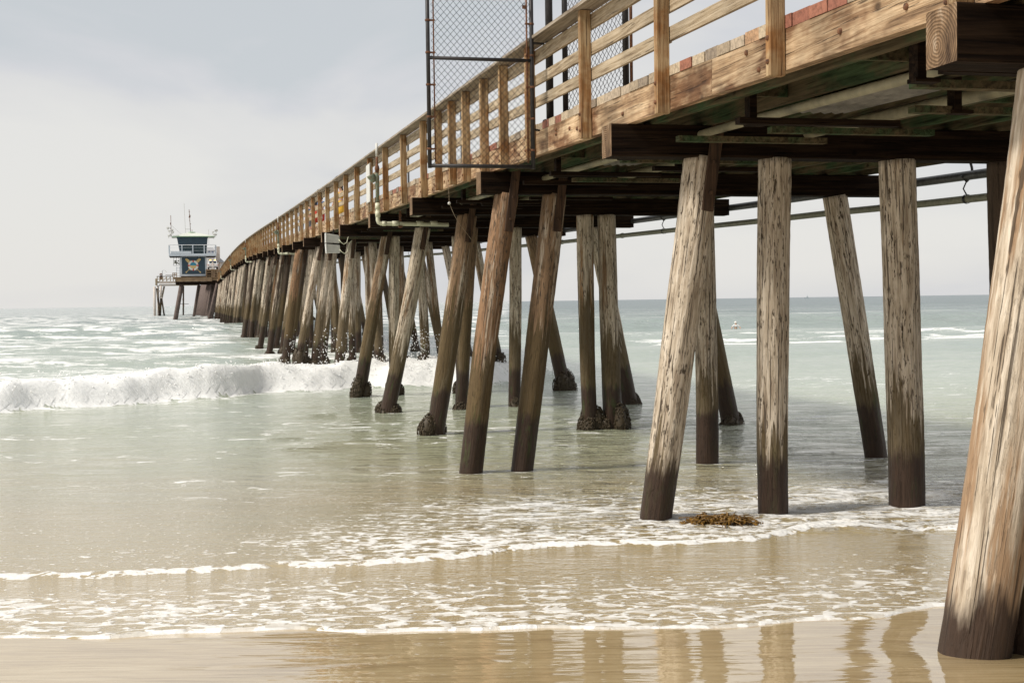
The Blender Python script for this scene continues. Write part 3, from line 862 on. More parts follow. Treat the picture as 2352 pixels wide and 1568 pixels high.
# cap board on top, leaning a little outward
j = 0; skipgap = (pY(16.6), pY(18.1))
while j < len(ps) - 1:
    s0 = ps[j]; s1 = ps[min(j + 2, len(ps) - 1)]
    mb = MB(); n = 3
    vs = []
    for i in range(n + 1):
        s_ = s0 + .003 + (s1 - s0 - .006) * i / n; z = zc(s_) + ZD + 1.062
        vs += [(FT - .215, s_, z - .002), (FT + .075, s_, z + .012), (FT + .075, s_, z + .052), (FT - .215, s_, z + .038)]
    fs = []
    for i in range(n):
        o_ = i * 4
        for k in range(4):
            k2 = (k + 1) % 4; fs.append((o_ + k2, o_ + k2 + 4, o_ + k + 4, o_ + k)[::-1][::-1])
    fs.append((3, 2, 1, 0)); fs.append((n * 4, n * 4 + 1, n * 4 + 2, n * 4 + 3))
    mb.add(vs, fs); mb.build("cap_board", M["capboard"], rail)
    j += 2
# ================================================================== things on and round the pier
def loc(t, s, z): return PM @ Vector((t, s, z))
def cyl_along(mb, a, b, r, n=10, mi=0): mb.tube([a, b], r, n, mi)

def chain_mesh(mb, A, U, V, w, h, cw=.086, ch=.095, r=.0042):
    """woven wire: A corner, U across, V up"""
    half = cw / 2; nx = int(w / half); ny = int(h / (ch / 2))
    for i in range(nx):
        pts = []
        for j in range(ny + 1):
            x = i * half + (half if (i + j) % 2 else 0)
            pts.append(A + U * x + V * (j * ch / 2) + U.cross(V) * (.004 if j % 2 else -.004))
        mb.tube(pts, r, 3, 0, False)

# ---- wing panel of chain link at the side of the pier
sg = pY(17.6)
pl = on_bent(987.3, 382, sg); pr = on_bent(1224.8, 382, sg); pm = on_bent(1105, 136.5, sg)
zb = (pl.z + pr.z) / 2; x0, x1 = pl.x, pr.x; zm = pm.z; zt = zb + 3.05
wing = empty("chain_link_fence"); wing.matrix_world = PM @ Matrix.Translation((x0, sg, zb))
tag(wing, "tall black framed chain link wing panel jutting out from the left side of the railing", "fence panel")
W = x1 - x0; H = zt - zb
mb = MB(); r = .027
mb.tube([(0, 0, -.03), (0, 0, H)], r, 12); mb.tube([(W, 0, -.03), (W, 0, H)], r + .002, 12)
mb.tube([(0, 0, 0), (W, 0, 0)], r * .95, 12); mb.tube([(0, 0, H - .03), (W, 0, H - .03)], r, 12)
mb.tube([(0, 0, zm - zb), (W, 0, zm - zb)], r * .9, 12)
mb.build("frame", M["black_iron"], wing)
mb = MB(); mb.tube([(.075, -.01, .05), (.075, -.01, H - .1)], .010, 6); mb.tube([(W - .07, -.01, .05), (W - .07, -.01, H - .1)], .012, 6)
mb.build("tension_bar", M["rusty"], wing)
for zz in np.arange(.22, H, .42):
    for xx, dx in ((0, 1), (W, -1)):
        mb = MB(); mb.lathe([(.033, -.014), (.036, -.01), (.036, .01), (.033, .014)], (xx, 0, zz), 12); mb.box((xx + dx * .055, -.005, zz), (.07, .02, .022))
        mb.blob((xx + dx * .085, -.02, zz), .014, sub=1)
        mb.build("clamp_band", M["rusty"], wing)
mb = MB(); chain_mesh(mb, Vector((.045, 0, .02)), Vector((1, 0, 0)), Vector((0, 0, 1)), W - .07, H - .04)
mb.build("wire_mesh", M["galv"], wing)
mb = MB(); mb.tube([(W, 0, H * .54), (W + .17, .01, H * .54)], .016, 8); mb.tube([(W, 0, .5), (W + .12, .1, .5)], .014, 8); mb.build("fixing_arm", M["black_iron"], wing)
# padlock
pk = on_bent(1202, 12, sg)
lk = empty("padlock"); lk.matrix_world = PM @ Matrix.Translation((pk.x, sg - .03, pk.z)); tag(lk, "small rusty padlock hanging on the wire of the chain link panel", "padlock")
mb = MB(); mb.box((0, 0, -.035), (.045, .02, .045)); mb.build("lock_body", M["rusty"], lk)
mb = MB(); mb.tube([(.014 * math.cos(a), 0, -.01 + .028 * math.sin(a)) for a in np.linspace(0, math.pi, 8)], .004, 6); mb.build("shackle", M["galv"], lk)

# ---- gate leaf standing open behind the railing
A = atY(1300, 300, 17.9); B = atY(1438, 200, 16.5)
lA = PMI @ A; lB = PMI @ B
zdA = zc(lA.y) + ZD; zdB = zc(lB.y) + ZD
gate = empty("chain_link_gate"); gate.location = (A.x, A.y, zdA)
tag(gate, "open chain link gate leaf with dark posts standing behind the wooden railing", "gate")
D = Vector((B.x - A.x, B.y - A.y, 0)); Wg = D.length; D = D / Wg; drop = zdB - zdA
mb = MB(); mb.tube([(0, 0, 0), (0, 0, 2.9)], .040, 10); mb.build("gate_post", M["black_iron"], gate)
mb = MB(); mb.tube([D * Wg + Vector((0, 0, drop)), D * Wg + Vector((0, 0, 2.9))], .042, 10); mb.build("gate_post", M["black_iron"], gate)
mb = MB(); q = D * (Wg + .13); mb.tube([q + Vector((0, 0, drop)), q + Vector((0, 0, 2.9))], .020, 8)
for zz in (.62, 1.35, 2.0): mb.tube([D * Wg + Vector((0, 0, zz)), q + Vector((0, 0, zz))], .018, 8)
mb.build("latch_rod", M["rusty"], gate)
mb = MB(); mb.tube([Vector((0, 0, 2.86)), D * Wg + Vector((0, 0, 2.86))], .022, 8); mb.tube([Vector((0, 0, .08)), D * Wg + Vector((0, 0, drop + .08))], .022, 8); mb.build("frame", M["black_iron"], gate)
mb = MB(); chain_mesh(mb, Vector((0, 0, .06)), D, Vector((0, 0, 1)), Wg, 2.75, .10, .10, .0042); mb.build("wire_mesh", M["galv"], gate)
mb = MB(); c = D * (Wg - .1) + Vector((0, 0, drop + .10)); mb.lathe([(.03, -.03), (.10, -.03), (.11, 0), (.10, .03), (.03, .03)], c, 18, rot=Matrix.Rotation(R(90), 3, 'X') @ Matrix.Rotation(R(10), 3, 'Y')); mb.build("caster_wheel", M["tyre"], gate)
# thick dark pole beside the gate
P_ = atY(1264, 300, 17.9); lP = PMI @ P_
pole = empty("steel_pole"); pole.location = (P_.x, P_.y, zc(lP.y) + ZD - .01)
tag(pole, "thick dark steel pole rising from the deck beside the chain link panel", "pole")
mb = MB(); mb.tube([(0, 0, 0), (0, 0, 3.4)], .052, 14); mb.build("shaft", M["black_iron"], pole)
mb = MB(); mb.box((0, 0, .008), (.2, .2, .016)); [mb.blob((a, b, .02), .014) for a in (-.07, .07) for b in (-.07, .07)]; mb.build("base_plate", M["black_iron"], pole)
# rusty chain round the gate post
cc = atY(1430, 6, 16.45)
mb = MB()
for k in range(26):
    a = -.2 + k * .27; rr_ = .11
    p = Vector((rr_ * math.cos(a) * 1.1 - .03, rr_ * math.sin(a) * .8, -.05 * math.sin(a * .5) - .002 * k + .02 * math.cos(a * 2)))
    t_ = Vector((-math.sin(a), math.cos(a), 0)); o_ = Vector((0, 0, 1)) if k % 2 else Vector((math.cos(a), math.sin(a), 0))
    mb.tube([p + t_ * .020 * math.cos(b) + o_ * .011 * math.sin(b) for b in np.linspace(0, 6.283, 9)], .0045, 5, 0, False)
ch = mb.build("chain", M["rusty"]); ch.location = cc; tag(ch, "rusty red chain looped round the dark gate post", "chain")

# ---- street lamps on the far side of the deck
def lamp():
    r_ = empty("street_lamp")
    mb = MB(); mb.tube([(0, 0, 0), (0, 0, .5)], .09, 12); mb.lathe([(.13, 0), (.13, .05), (.09, .10)], (0, 0, 0), 12); mb.build("base", M["pipe_dark"], r_)
    pts = [(0, 0, .4), (0, 0, 5.0)] + [(-.42 + .42 * math.cos(a), 0, 5.0 + .42 * math.sin(a)) for a in np.linspace(.2, math.pi, 10)] + [(-.84, 0, 4.92)]
    mb = MB(); mb.tube(pts[:2], .055, 10); mb.build("pole", M["pipe_dark"], r_)
    mb = MB(); mb.tube(pts[1:], .032, 8); mb.build("arm", M["pipe_dark"], r_)
    mb = MB(); mb.lathe([(.05, .30), (.07, .16), (.14, .08), (.30, -.12), (.31, -.15), (.27, -.14), (.0, .02)], (-.84, 0, 4.66), 18); mb.build("lamp_shade", M["white_plastic"], r_)
    mb = MB(); mb.blob((-.84, 0, 4.60), .07, jit=0, sub=2); mb.build("bulb", M["house_white"], r_)
    return r_
def copy_tree(o, parent=None):
    c = o.copy(); COL.objects.link(c)
    if parent is not None:
        c.parent = parent
    for ch_ in list(o.children): copy_tree(ch_, c)
    return c
base_lamp = lamp()
ords = ["nearest street lamp, its white shade showing just right of the chain link panel", "street lamp whose pole shows behind the left half of the chain link panel", "street lamp whose white shade peeks below the rail just left of the chain link panel",
        "street lamp standing over the first drain pipe, its arm breaking the top of the railing", "street lamp behind the woman in the yellow dress", "small street lamp behind the people in red, arm just above the railing",
        "distant gooseneck street lamp, arm poking above the railing before the curve", "distant gooseneck lamp arm where the railing begins to drop", "far gooseneck lamp arm halfway down the dipping railing", "farthest gooseneck lamp arm on the dipping railing near the tower"]
for i, Yl in enumerate([42.3, 56.2, 70, 84.5, 98.6, 113, 127, 141, 160, 180]):
    o = base_lamp if i == 0 else copy_tree(base_lamp)
    s_ = (Yl - 8.08) / .9715 - 6.6 * .2442 * .0
    tl = 6.85
    s_ = (Yl - (loc(tl, 0, 0).y)) / .9715
    o.matrix_world = PM @ Matrix.Translation((tl, s_, zc(s_) + ZD)) @ Matrix.Rotation(R(-4), 4, 'Z')
    tag(o, ords[i], "street lamp", "gooseneck street lamps along the pier")

# ---- drain pipes: green downpipe into a white elbow
def drain():
    r_ = empty("drain_pipe")
    mb = MB(); mb.tube([(0, 0, .46), (0, 0, 1.02), (0, 0, 1.12), (-.015, 0, 1.16), (-.015, 0, 1.18), (0, 0, 1.22)], [.048, .048, .055, .055, .05, .04], 12); mb.build("downpipe", M["verdigris"], r_)
    mb = MB(); mb.lathe([(.045, 0), (.055, .02), (.095, .16), (.10, .20), (.085, .20), (.04, .03)], (-.075, 0, 1.00), 12, rot=Matrix.Rotation(R(-28), 3, 'Y')); mb.build("hopper", M["verdigris"], r_)
    mb = MB(); mb.tube([(0, 0, 1.2), (0, 0, 1.32), (0, 0, 1.34), (0, 0, 1.40), (0, 0, 1.42), (0, 0, 1.62)], [.035, .06, .06, .045, .03, .03], 12); mb.build("valve", M["rusty"], r_)
    mb = MB(); mb.tube([(0, 0, 1.6), (0, 0, 1.95)], .03, 10); mb.build("vent_pipe", M["white_plastic"], r_)
    mb = MB(); mb.tube([(0, 0, .5), (0, 0, .30), (0, 0, .20), (0, 0, .08), (.018, 0, .025), (.07, 0, 0), (.16, 0, 0), (1.75, 0, -.03)], .052, 14); mb.build("white_elbow", M["pvc"], r_)
    for a in ((0, 0, .35), (0, 0, .16)):
        mb = MB(); mb.tube([Vector(a), Vector(a) + Vector((0, 0, .14))], .062, 14); mb.build("collar", M["pvc"], r_)
    for a in (.10, .35, .95, 1.30):
        mb = MB(); mb.tube([(a, 0, 0), (a + (.10 if a < .2 else .17), 0, 0)], .062, 14); mb.build("collar", M["pvc"], r_)
    mb = MB(); mb.box((.55, 0, .10), (.06, .03, .42)); mb.box((.55, 0, -.075), (.10, .14, .03)); mb.build("bracket", M["rusty"], r_)
    return r_
bd_ = drain()
dl = ["nearest drain pipe, green pipe turning into a fat white elbow behind the third pile line", "drain pipe with white elbow left of the two white boxes", "third drain pipe along the pier, small white elbow below the railing",
      "fourth drain pipe, tiny white elbow where the railing starts to drop", "farthest drain pipe, tiny white elbow close to the tower"]
for i, px_ in enumerate([879, 643.5, 566.5, 531.5, 508]):
    o = bd_ if i == 0 else copy_tree(bd_)
    Yd = 3000 * 4.60 / (px_ + 3 - 443.4); s_ = (Yd - 8.08) / .9715
    k = [1, 1, 1.25, 1.6, 1.9][i] if False else 1
    o.matrix_world = PM @ Matrix.Translation((-.065, s_ + .5, zc(s_) + (.03 if i == 0 else -.02)))
    tag(o, dl[i], "drain pipe", "drain pipes hanging from the pier edge")

# ---- white notice board on the railing
c = PMI @ atY(851, 422, 33.9)
nb = empty("notice_board"); nb.matrix_world = PM @ Matrix.Translation((-.02, c.y, c.z)); tag(nb, "blank side of a white notice board fixed outside the railing", "notice board")
mb = MB(); mb.box((0, 0, 0), (.03, .62, .98)); o = mb.build("panel", M["white_plastic"], nb); o.modifiers.new("b", "BEVEL").width = .008
mb = MB(); mb.box((.035, -.2, -.1), (.04, .05, 1.25)); mb.build("batten", M["rail"], nb); mb = MB(); mb.box((.035, .2, -.1), (.04, .05, 1.25)); mb.build("batten", M["rail"], nb)

# ---- two white boxes below the deck
def boxthing(px_, py_, lab, tilt):
    p = PMI @ atY(px_, py_, 42.6)
    r_ = empty("junction_box"); r_.matrix_world = PM @ Matrix.Translation(p) @ Matrix.Rotation(R(tilt), 4, 'Y'); tag(r_, lab, "junction box", "white boxes under the deck edge")
    mb = MB(); mb.hexa([(-.21, -.14, -.14), (.21, -.10, -.14), (.21, .14, -.14), (-.21, .16, -.14), (-.23, -.15, .15), (.20, -.10, .11), (.20, .14, .11), (-.23, .16, .15)])
    o = mb.build("housing", M["white_plastic"], r_); o.modifiers.new("b", "BEVEL").width = .012
    mb = MB(); mb.hexa([(-.245, -.155, -.15), (-.212, -.155, -.15), (-.212, .165, -.15), (-.245, .165, -.15), (-.265, -.165, .165), (-.233, -.165, .165), (-.233, .17, .165), (-.265, .17, .165)]); mb.build("lid", M["white_plastic"], r_)
    pts = [Vector((.18, -.11, -.02)), Vector((.24, -.14, -.10)), Vector((.34, -.14, -.17)), Vector((.44, -.12, -.10)), Vector((.47, -.1, .05)), Vector((.52, -.08, .18)), Vector((.60, -.05, .26))]
    mb = MB(); mb.tube(pts, .013, 8); mb.build("conduit", M["pvc"], r_)
    mb = MB(); mb.box((-.0, .05, .2), (.04, .04, .2)); mb.build("bracket", M["galv"], r_)
boxthing(765, 548, "upper of two white boxes hung below the edge of the deck", 4)
boxthing(766, 571, "lower of two white boxes hung below the edge of the deck", 0)

# ---- two long pipes under the right edge
tP = (12.0 - 4.6375) * .9715
def longpipe(dz, r_, mat, lab):
    mb = MB(); pts = []
    for s_ in np.arange(2, 240, 3.3): pts.append((tP, s_, zc(s_) + dz + .01 * math.sin(s_)))
    mb.tube(pts, r_, 12)
    rt = empty("service_pipe"); rt.matrix_world = PM; tag(rt, lab, "pipe")
    mb.build("pipe_run", M[mat], rt)
    for k in range(0, 26):
        s_ = BS * k + 4.1
        mb = MB(); z = zc(s_) + dz
        if dz > 0: mb.tube([(tP - .02, s_, z + .5), (tP + r_ + .02, s_, z + .12), (tP + r_ + .03, s_, z), (tP, s_, z - r_ - .02), (tP - r_ - .02, s_, z)], .02, 6)
        else:
            mb.lathe([(r_ + .012, -.03), (r_ + .016, 0), (r_ + .012, .03)], (tP, s_, z), 12, rot=Matrix.Rotation(R(90), 3, 'X')); mb.tube([(tP, s_, z + r_), (tP - .04, s_ + .03, z + .16), (tP + .02, s_, z + .32)], .012, 5)
        mb.build("hanger", M["black_iron"], rt)
    for k in range(0, 12):
        mb = MB(); s_ = 3 + k * 6.1; mb.lathe([(r_ + .002, -.05), (r_ + .014, -.045), (r_ + .014, .045), (r_ + .002, .05)], (tP, s_, zc(s_) + dz), 12, rot=Matrix.Rotation(R(90), 3, 'X')); mb.build("coupling", M[mat], rt)
longpipe(.17, .072, "pipe_dark", "upper dark service pipe slung under the right edge of the pier")
longpipe(-.19, .060, "pipe_grey", "lower grey green service pipe slung under the right edge of the pier")

# ---- pipes and cross boards hung between the stringers on the left
pp = empty("under_deck_pipework"); pp.matrix_world = PM; tag(pp, "cream pipes and dark cross boards slung below the left side of the deck", "pipework")
for t, r_, dz in ((1.05, .045, -.0), (2.35, .06, .03)):
    mb = MB(); pts = [(t, s_, zc(s_) + FZ - .10 + dz) for s_ in np.arange(-8, 70, 2.2)]
    mb.tube(pts, r_, 12); mb.build("cream_pipe", M["shaded_pvc"], pp)
rnd = random.Random(4)
for n_ in range(-1, 7):
    for ofs, ta, tb in ((1.0, .55, 2.3), (1.7, .75, 2.6), (2.9, 1.6, 3.2), (4.0, .45, 2.1), (4.9, 1.1, 2.9), (5.7, .5, 2.2)):
        s_ = BS * n_ + ofs + rnd.uniform(-.2, .2); z = zc(s_) + FZ - .23
        mb = MB(); mb.box(((ta + tb) / 2, s_, z), (tb - ta, .11, .06)); mb.build("cross_board", M["creosote"] if rnd.random() < .6 else M["stringer"], pp)
    for t, ofs in ((.62, 1.3), (2.0, 3.0), (.62, 4.2)):
        s_ = BS * n_ + ofs; mb = MB(); z = zc(s_) + FZ; mb.box((t, s_, z - .10), (.07, .12, .30)); mb.box((t + .05, s_, z - .25), (.2, .12, .03)); mb.build("hanger", M["creosote"], pp)
# corrugated white sheets
for s0 in (2.6, 8.9):
    n = 18; mb = MB()
    for i in range(n):
        ta = 1.25 + i * .03; tb = ta + .03; za = .02 * math.sin(i * 1.6); zb_ = .02 * math.sin((i + 1) * 1.6)
        z = zc(s0) + FZ - .07; z2 = zc(s0 + 2) + FZ - .07
        mb.add([(ta, s0, z + za), (tb, s0, z + zb_), (tb, s0 + 2, z2 + zb_), (ta, s0 + 2, z2 + za), (ta, s0, z + za + .004), (tb, s0, z + zb_ + .004), (tb, s0 + 2, z2 + zb_ + .004), (ta, s0 + 2, z2 + za + .004)], [(0, 3, 2, 1), (4, 5, 6, 7)], 0, True)
    mb.build("corrugated_sheet", M["shaded_sheet"], pp)

# ---- pigeons on the upper pipe
def pigeon(px_, lab, rz, dark):
    Yp = 3000 * 12.0 / (px_ + 5 - 443.4); l_ = PMI @ atY(px_, 430, Yp); s_ = l_.y
    r_ = MB()
    prof = [(-.13, .055, .012, .010), (-.09, .06, .022, .018), (-.04, .075, .048, .045), (.02, .095, .060, .062), (.06, .125, .048, .055), (.085, .165, .028, .032), (.10, .195, .030, .030), (.12, .205, .026, .026), (.14, .20, .012, .012)]
    vs = []; n = 12
    for (x, z, ry, rz_) in prof:
        for k in range(n):
            a = 2 * math.pi * k / n; vs.append((x, ry * math.cos(a), z + rz_ * math.sin(a)))
    fs = [(i * n + k, (i + 1) * n + k, (i + 1) * n + (k + 1) % n, i * n + (k + 1) % n) for i in range(len(prof) - 1) for k in range(n)]
    fs += [tuple(range(n)), tuple((len(prof) - 1) * n + k for k in range(n))[::-1]]
    r_.add(vs, fs, 0, True)
    o = r_.build("pigeon", M["pigeon_dark" if dark else "pigeon"])
    o.matrix_world = PM @ Matrix.Translation((tP, s_, zc(s_) + .17 + .075)) @ Matrix.Rotation(rz, 4, 'Z')
    tag(o, lab, "pigeon")
    mb = MB(); mb.tube([(.14, 0, .2), (.165, 0, .192)], [.008, .002], 6); mb.build("beak", M["tyre"], o)
    for y in (.02, -.02):
        mb = MB(); mb.tube([(.0, y, .05), (.005, y, .0)], .005, 5); mb.tube([(.0, y, .004), (.04, y, .004)], .004, 5); mb.build("leg", M["red"], o)
    for y in (1, -1):
        mb = MB(); mb.add([(.05, y * .062, .12), (-.02, y * .070, .085), (-.13, y * .03, .06), (-.03, y * .05, .13), (.05, y * .045, .12), (-.02, y * .05, .085), (-.13, y * .02, .06), (-.03, y * .035, .13)], [(0, 1, 2, 3), (7, 6, 5, 4), (0, 3, 7, 4), (0, 4, 5, 1), (1, 5, 6, 2), (2, 6, 7, 3)], 0, True); mb.build("wing", M["pigeon_dark"], o)
pigeon(1848, "darker left pigeon perched on the upper pipe under the deck", R(160), True)
pigeon(1878, "grey right pigeon perched on the upper pipe under the deck", R(40), False)

# ---- fishing line with a float
p0 = atY(1030, 425, 23.9); p1 = atY(1032, 467, 23.9); p2 = atY(1052, 510, 23.9); p3 = atY(1083, 550, 24.3)
fl = empty("fishing_line", p1); tag(fl, "tangled fishing line with a small white float hanging from the deck edge", "fishing line")
mb = MB(); mb.tube([p0 - p1, Vector((0, 0, 0)), (p1 + p2) / 2 - p1 + Vector((0, 0, -.02)), p2 - p1, p3 - p1], .0035, 4); mb.build("line", M["rail"], fl)
mb = MB(); mb.blob((0, 0, 0), .03, jit=.05, sub=2); mb.build("float", M["white_plastic"], fl)

# ---- kelp washed against the piles
rnd = random.Random(21)
ks = atY(1655, 1196, 14.3); kz = wz(ks.x, 14.4) - .005
kelp = empty("kelp_clump", (ks.x, 14.4, kz)); tag(kelp, "heap of golden brown kelp lying in the wash between the two front piles", "kelp")
mb = MB(); mb2 = MB(); mb3 = MB()
for k in range(420):
    u_ = rnd.gauss(0, .22); 
    if abs(u_) > .46: continue
    hgt = .085 * (1 - (u_ / .5) ** 2); x = u_; y = rnd.uniform(-.16, .14); z = rnd.uniform(0, hgt)
    a = rnd.uniform(0, 6.28); L = rnd.uniform(.05, .13); el = rnd.uniform(-.3, .28); wd = rnd.uniform(.010, .024)
    d = Vector((math.cos(a) * math.cos(el), math.sin(a) * math.cos(el), math.sin(el))); sd = d.cross(Vector((rnd.uniform(-.4, .4), rnd.uniform(-.4, .4), 1))).normalized()
    p = Vector((x, y, z)); vs = []
    for i in range(5):
        f = i / 4; ww = wd * math.sin(math.pi * (f * .85 + .08)); c = p + d * L * f + Vector((0, 0, .012 * math.sin(f * 9 + a) - .03 * f * f))
        vs += [c - sd * ww, c + sd * ww + Vector((0, 0, .003))]
    mb.add(vs, [(i * 2, i * 2 + 1, i * 2 + 3, i * 2 + 2) for i in range(4)], 0, True)
    if k % 3 == 0:
        pts = [p + Vector((rnd.uniform(-.02, .02) * i, rnd.uniform(-.02, .02) * i, .01 * math.sin(i))) + d * L * .6 * i for i in range(4)]
        pts = [Vector((q.x, q.y, max(.0, min(q.z, .09)))) for q in pts]
        mb2.tube(pts, .0045, 5)
    if k % 2 == 0: mb3.blob(p + d * .02, (.014, .012, .02), jit=.15, sub=1, rnd=rnd)
mb.build("blades", M["kelp"], kelp)["kind"] = "stuff"; mb2.build("stipes", M["kelp"], kelp)["kind"] = "stuff"; mb3.build("air_bladders", M["kelp"], kelp)["kind"] = "stuff"

# ---- people
def skinmesh(name, verts, edges, radii, mat, parent, sub=1, root=0):
    me = bpy.data.meshes.new(name); me.from_pydata(verts, edges, []); me.materials.append(mat)
    o = bpy.data.objects.new(name, me); COL.objects.link(o)
    if parent is not None: o.parent = parent
    md = o.modifiers.new("skin", "SKIN"); md.use_smooth_shade = True
    for i, v in enumerate(me.skin_vertices[0].data):
        v.radius = (radii[i], radii[i] * (.78 if radii[i] > .085 else 1)); v.use_root = (i == root)
    sb = o.modifiers.new("sub", "SUBSURF"); sb.levels = sub; sb.render_levels = sub
    return o
def person(where, rz, H, label, hair, top, bottom, pose, skirt=False, hat=None, group=None):
    k = H / 1.70
    V = lambda *a: Vector(a) * k
    J = dict(pelvis=V(0, 0, .92), waist=V(0, .0, 1.06), chest=V(0, .01, 1.28), neckb=V(0, .0, 1.42), neck=V(0, .01, 1.49), head1=V(0, .025, 1.57), head2=V(0, .02, 1.65),
             nose=V(0, .115, 1.585), shL=V(-.17, 0, 1.38), shR=V(.17, 0, 1.38), elL=V(-.23, .0, 1.12), elR=V(.23, 0, 1.12), wrL=V(-.24, .06, .88), wrR=V(.24, .06, .88),
             hdL=V(-.24, .08, .82), hdR=V(.24, .08, .82), hipL=V(-.09, 0, .88), hipR=V(.09, 0, .88), knL=V(-.10, .02, .50), knR=V(.10, .02, .50), anL=V(-.10, -.01, .09), anR=V(.10, -.01, .09), toL=V(-.11, .15, .035), toR=V(.11, .15, .035))
    for a, b in pose.items(): J[a] = V(*b)
    names = list(J); idx = {n: i for i, n in enumerate(names)}
    rad = dict(pelvis=.125, waist=.108, chest=.125, neckb=.075, neck=.050, head1=.085, head2=.078, nose=.012, shL=.052, shR=.052, elL=.038, elR=.038, wrL=.026, wrR=.026, hdL=.034, hdR=.034, hipL=.085, hipR=.085, knL=.055, knR=.055, anL=.038, anR=.038, toL=.030, toR=.030)
    E = [("pelvis", "waist"), ("waist", "chest"), ("chest", "neckb"), ("neckb", "neck"), ("neck", "head1"), ("head1", "head2"), ("head1", "nose"), ("neckb", "shL"), ("neckb", "shR"), ("shL", "elL"), ("elL", "wrL"), ("wrL", "hdL"), ("shR", "elR"), ("elR", "wrR"), ("wrR", "hdR"), ("pelvis", "hipL"), ("pelvis", "hipR"), ("hipL", "knL"), ("knL", "anL"), ("anL", "toL"), ("hipR", "knR"), ("knR", "anR"), ("anR", "toR")]
    verts = [J[n] for n in names]; radii = [rad[n] * k for n in names]; edges = [(idx[a], idx[b]) for a, b in E]
    for sd in ("L", "R"):       # five fingers rooted in the palm
        w_, h_ = J["wr" + sd], J["hd" + sd]; d = (h_ - w_).normalized(); sx_ = Vector((0, 1, 0)) if abs(d.y) < .8 else Vector((0, 0, 1)); sgn = 1
        for fi, (off, L, th) in enumerate([(-.024, .060, 0), (-.008, .070, 0), (.008, .064, 0), (.022, .050, 0), (.03, .045, 1)]):
            rt = h_ + sx_ * off * k + (d * .015 * k if not th else -d * .02 * k)
            mid = rt + (d if not th else (d + sx_ * 1.2).normalized()) * L * k * .5
            tip = mid + (d + Vector((0, .35, -.1))).normalized() * L * k * .5
            b0 = len(verts); verts += [rt, mid, tip]; radii += [.009 * k, .009 * k, .007 * k]; edges += [(idx["hd" + sd], b0), (b0, b0 + 1), (b0 + 1, b0 + 2)]
    body = skinmesh("person", verts, edges, radii, M["skin"], None, 1, idx["pelvis"])
    body.location = where; body.rotation_euler = (0, 0, rz)
    tag(body, label, "person", group)
    # hair
    mb = MB(); hc = (J["head1"] + J["head2"]) / 2
    mb.blob(hc + V(0, -.025, .03), (.098 * k, .105 * k, .105 * k), jit=.04, sub=2)
    if hair[1]: mb.blob(hc + V(0, -.07, -.10), (.085 * k, .05 * k, .16 * k), jit=.05, sub=2)
    mb.build("hair", M[hair[0]], body)
    # top
    def sub_cloth(nm, ks, es, grow, mat, r=None):
        id2 = {n: i for i, n in enumerate(ks)}
        return skinmesh(nm, [J[n] for n in ks], [(id2[a], id2[b]) for a, b in es], [((r or {}).get(n, rad[n]) + grow) * k for n in ks], M[mat], body, 1, 0)
    J["slL"] = (J["shL"] * .45 + J["elL"] * .55); J["slR"] = (J["shR"] * .45 + J["elR"] * .55); rad["slL"] = rad["slR"] = .045
    sub_cloth("shirt", ["waist", "chest", "neckb", "shL", "shR", "slL", "slR"], [("waist", "chest"), ("chest", "neckb"), ("neckb", "shL"), ("neckb", "shR"), ("shL", "slL"), ("shR", "slR")], .014, top)
    if skirt:
        mb = MB(); pz = J["pelvis"]; mb.lathe([(.118 * k, .14 * k), (.145 * k, .02 * k), (.19 * k, -.22 * k), (.25 * k, -.52 * k), (.24 * k, -.52 * k), (.11 * k, .10 * k)], pz, 18); mb.build("skirt", M[bottom], body)
    else:
        sub_cloth("trousers", ["pelvis", "waist", "hipL", "hipR", "knL", "knR", "anL", "anR"], [("pelvis", "waist"), ("pelvis", "hipL"), ("pelvis", "hipR"), ("hipL", "knL"), ("hipR", "knR"), ("knL", "anL"), ("knR", "anR")], .014, bottom)
    return body
def on_deck(px_, t, dz=0):
    X0 = 4.6375 + t / .9715
    Yp = 3000 * X0 / (px_ + 4 - 443.4); Q = atY(px_, 500, Yp); l_ = PMI @ Q
    return Vector((Q.x, Q.y, zc(l_.y) + ZD + dz))
person(on_deck(784, 1.35), R(150), 1.62, "person in a mustard yellow dress with dark hair behind the railing", ("hair", True), "cloth_yellow", "cloth_yellow", dict(elR=(.28, .08, 1.14), wrR=(.34, .12, .93), hdR=(.35, .13, .86)), True)
person(on_deck(729, 1.0), R(200), 1.70, "person in a black top and red skirt behind the railing", ("hair", True), "cloth_black", "cloth_red", dict(elL=(-.27, .1, 1.12), wrL=(-.2, .28, 1.02), hdL=(-.18, .34, 1.0)), True)
person(on_deck(739, .8), R(10), 1.30, "person, a child in blue beside the red skirt behind the railing", ("hair", False), "cloth_blue", "cloth_red", dict())
person(on_deck(712, 1.5), R(60), 1.72, "person with grey hair and a blue bag strap behind the railing", ("hair_grey", False), "cloth_blue", "cloth_grey", dict())
person(on_deck(694, 1.4), R(90), 1.75, "person in grey, farthest along the railing before the lamps", ("hair_grey", False), "cloth_grey", "cloth_grey", dict())

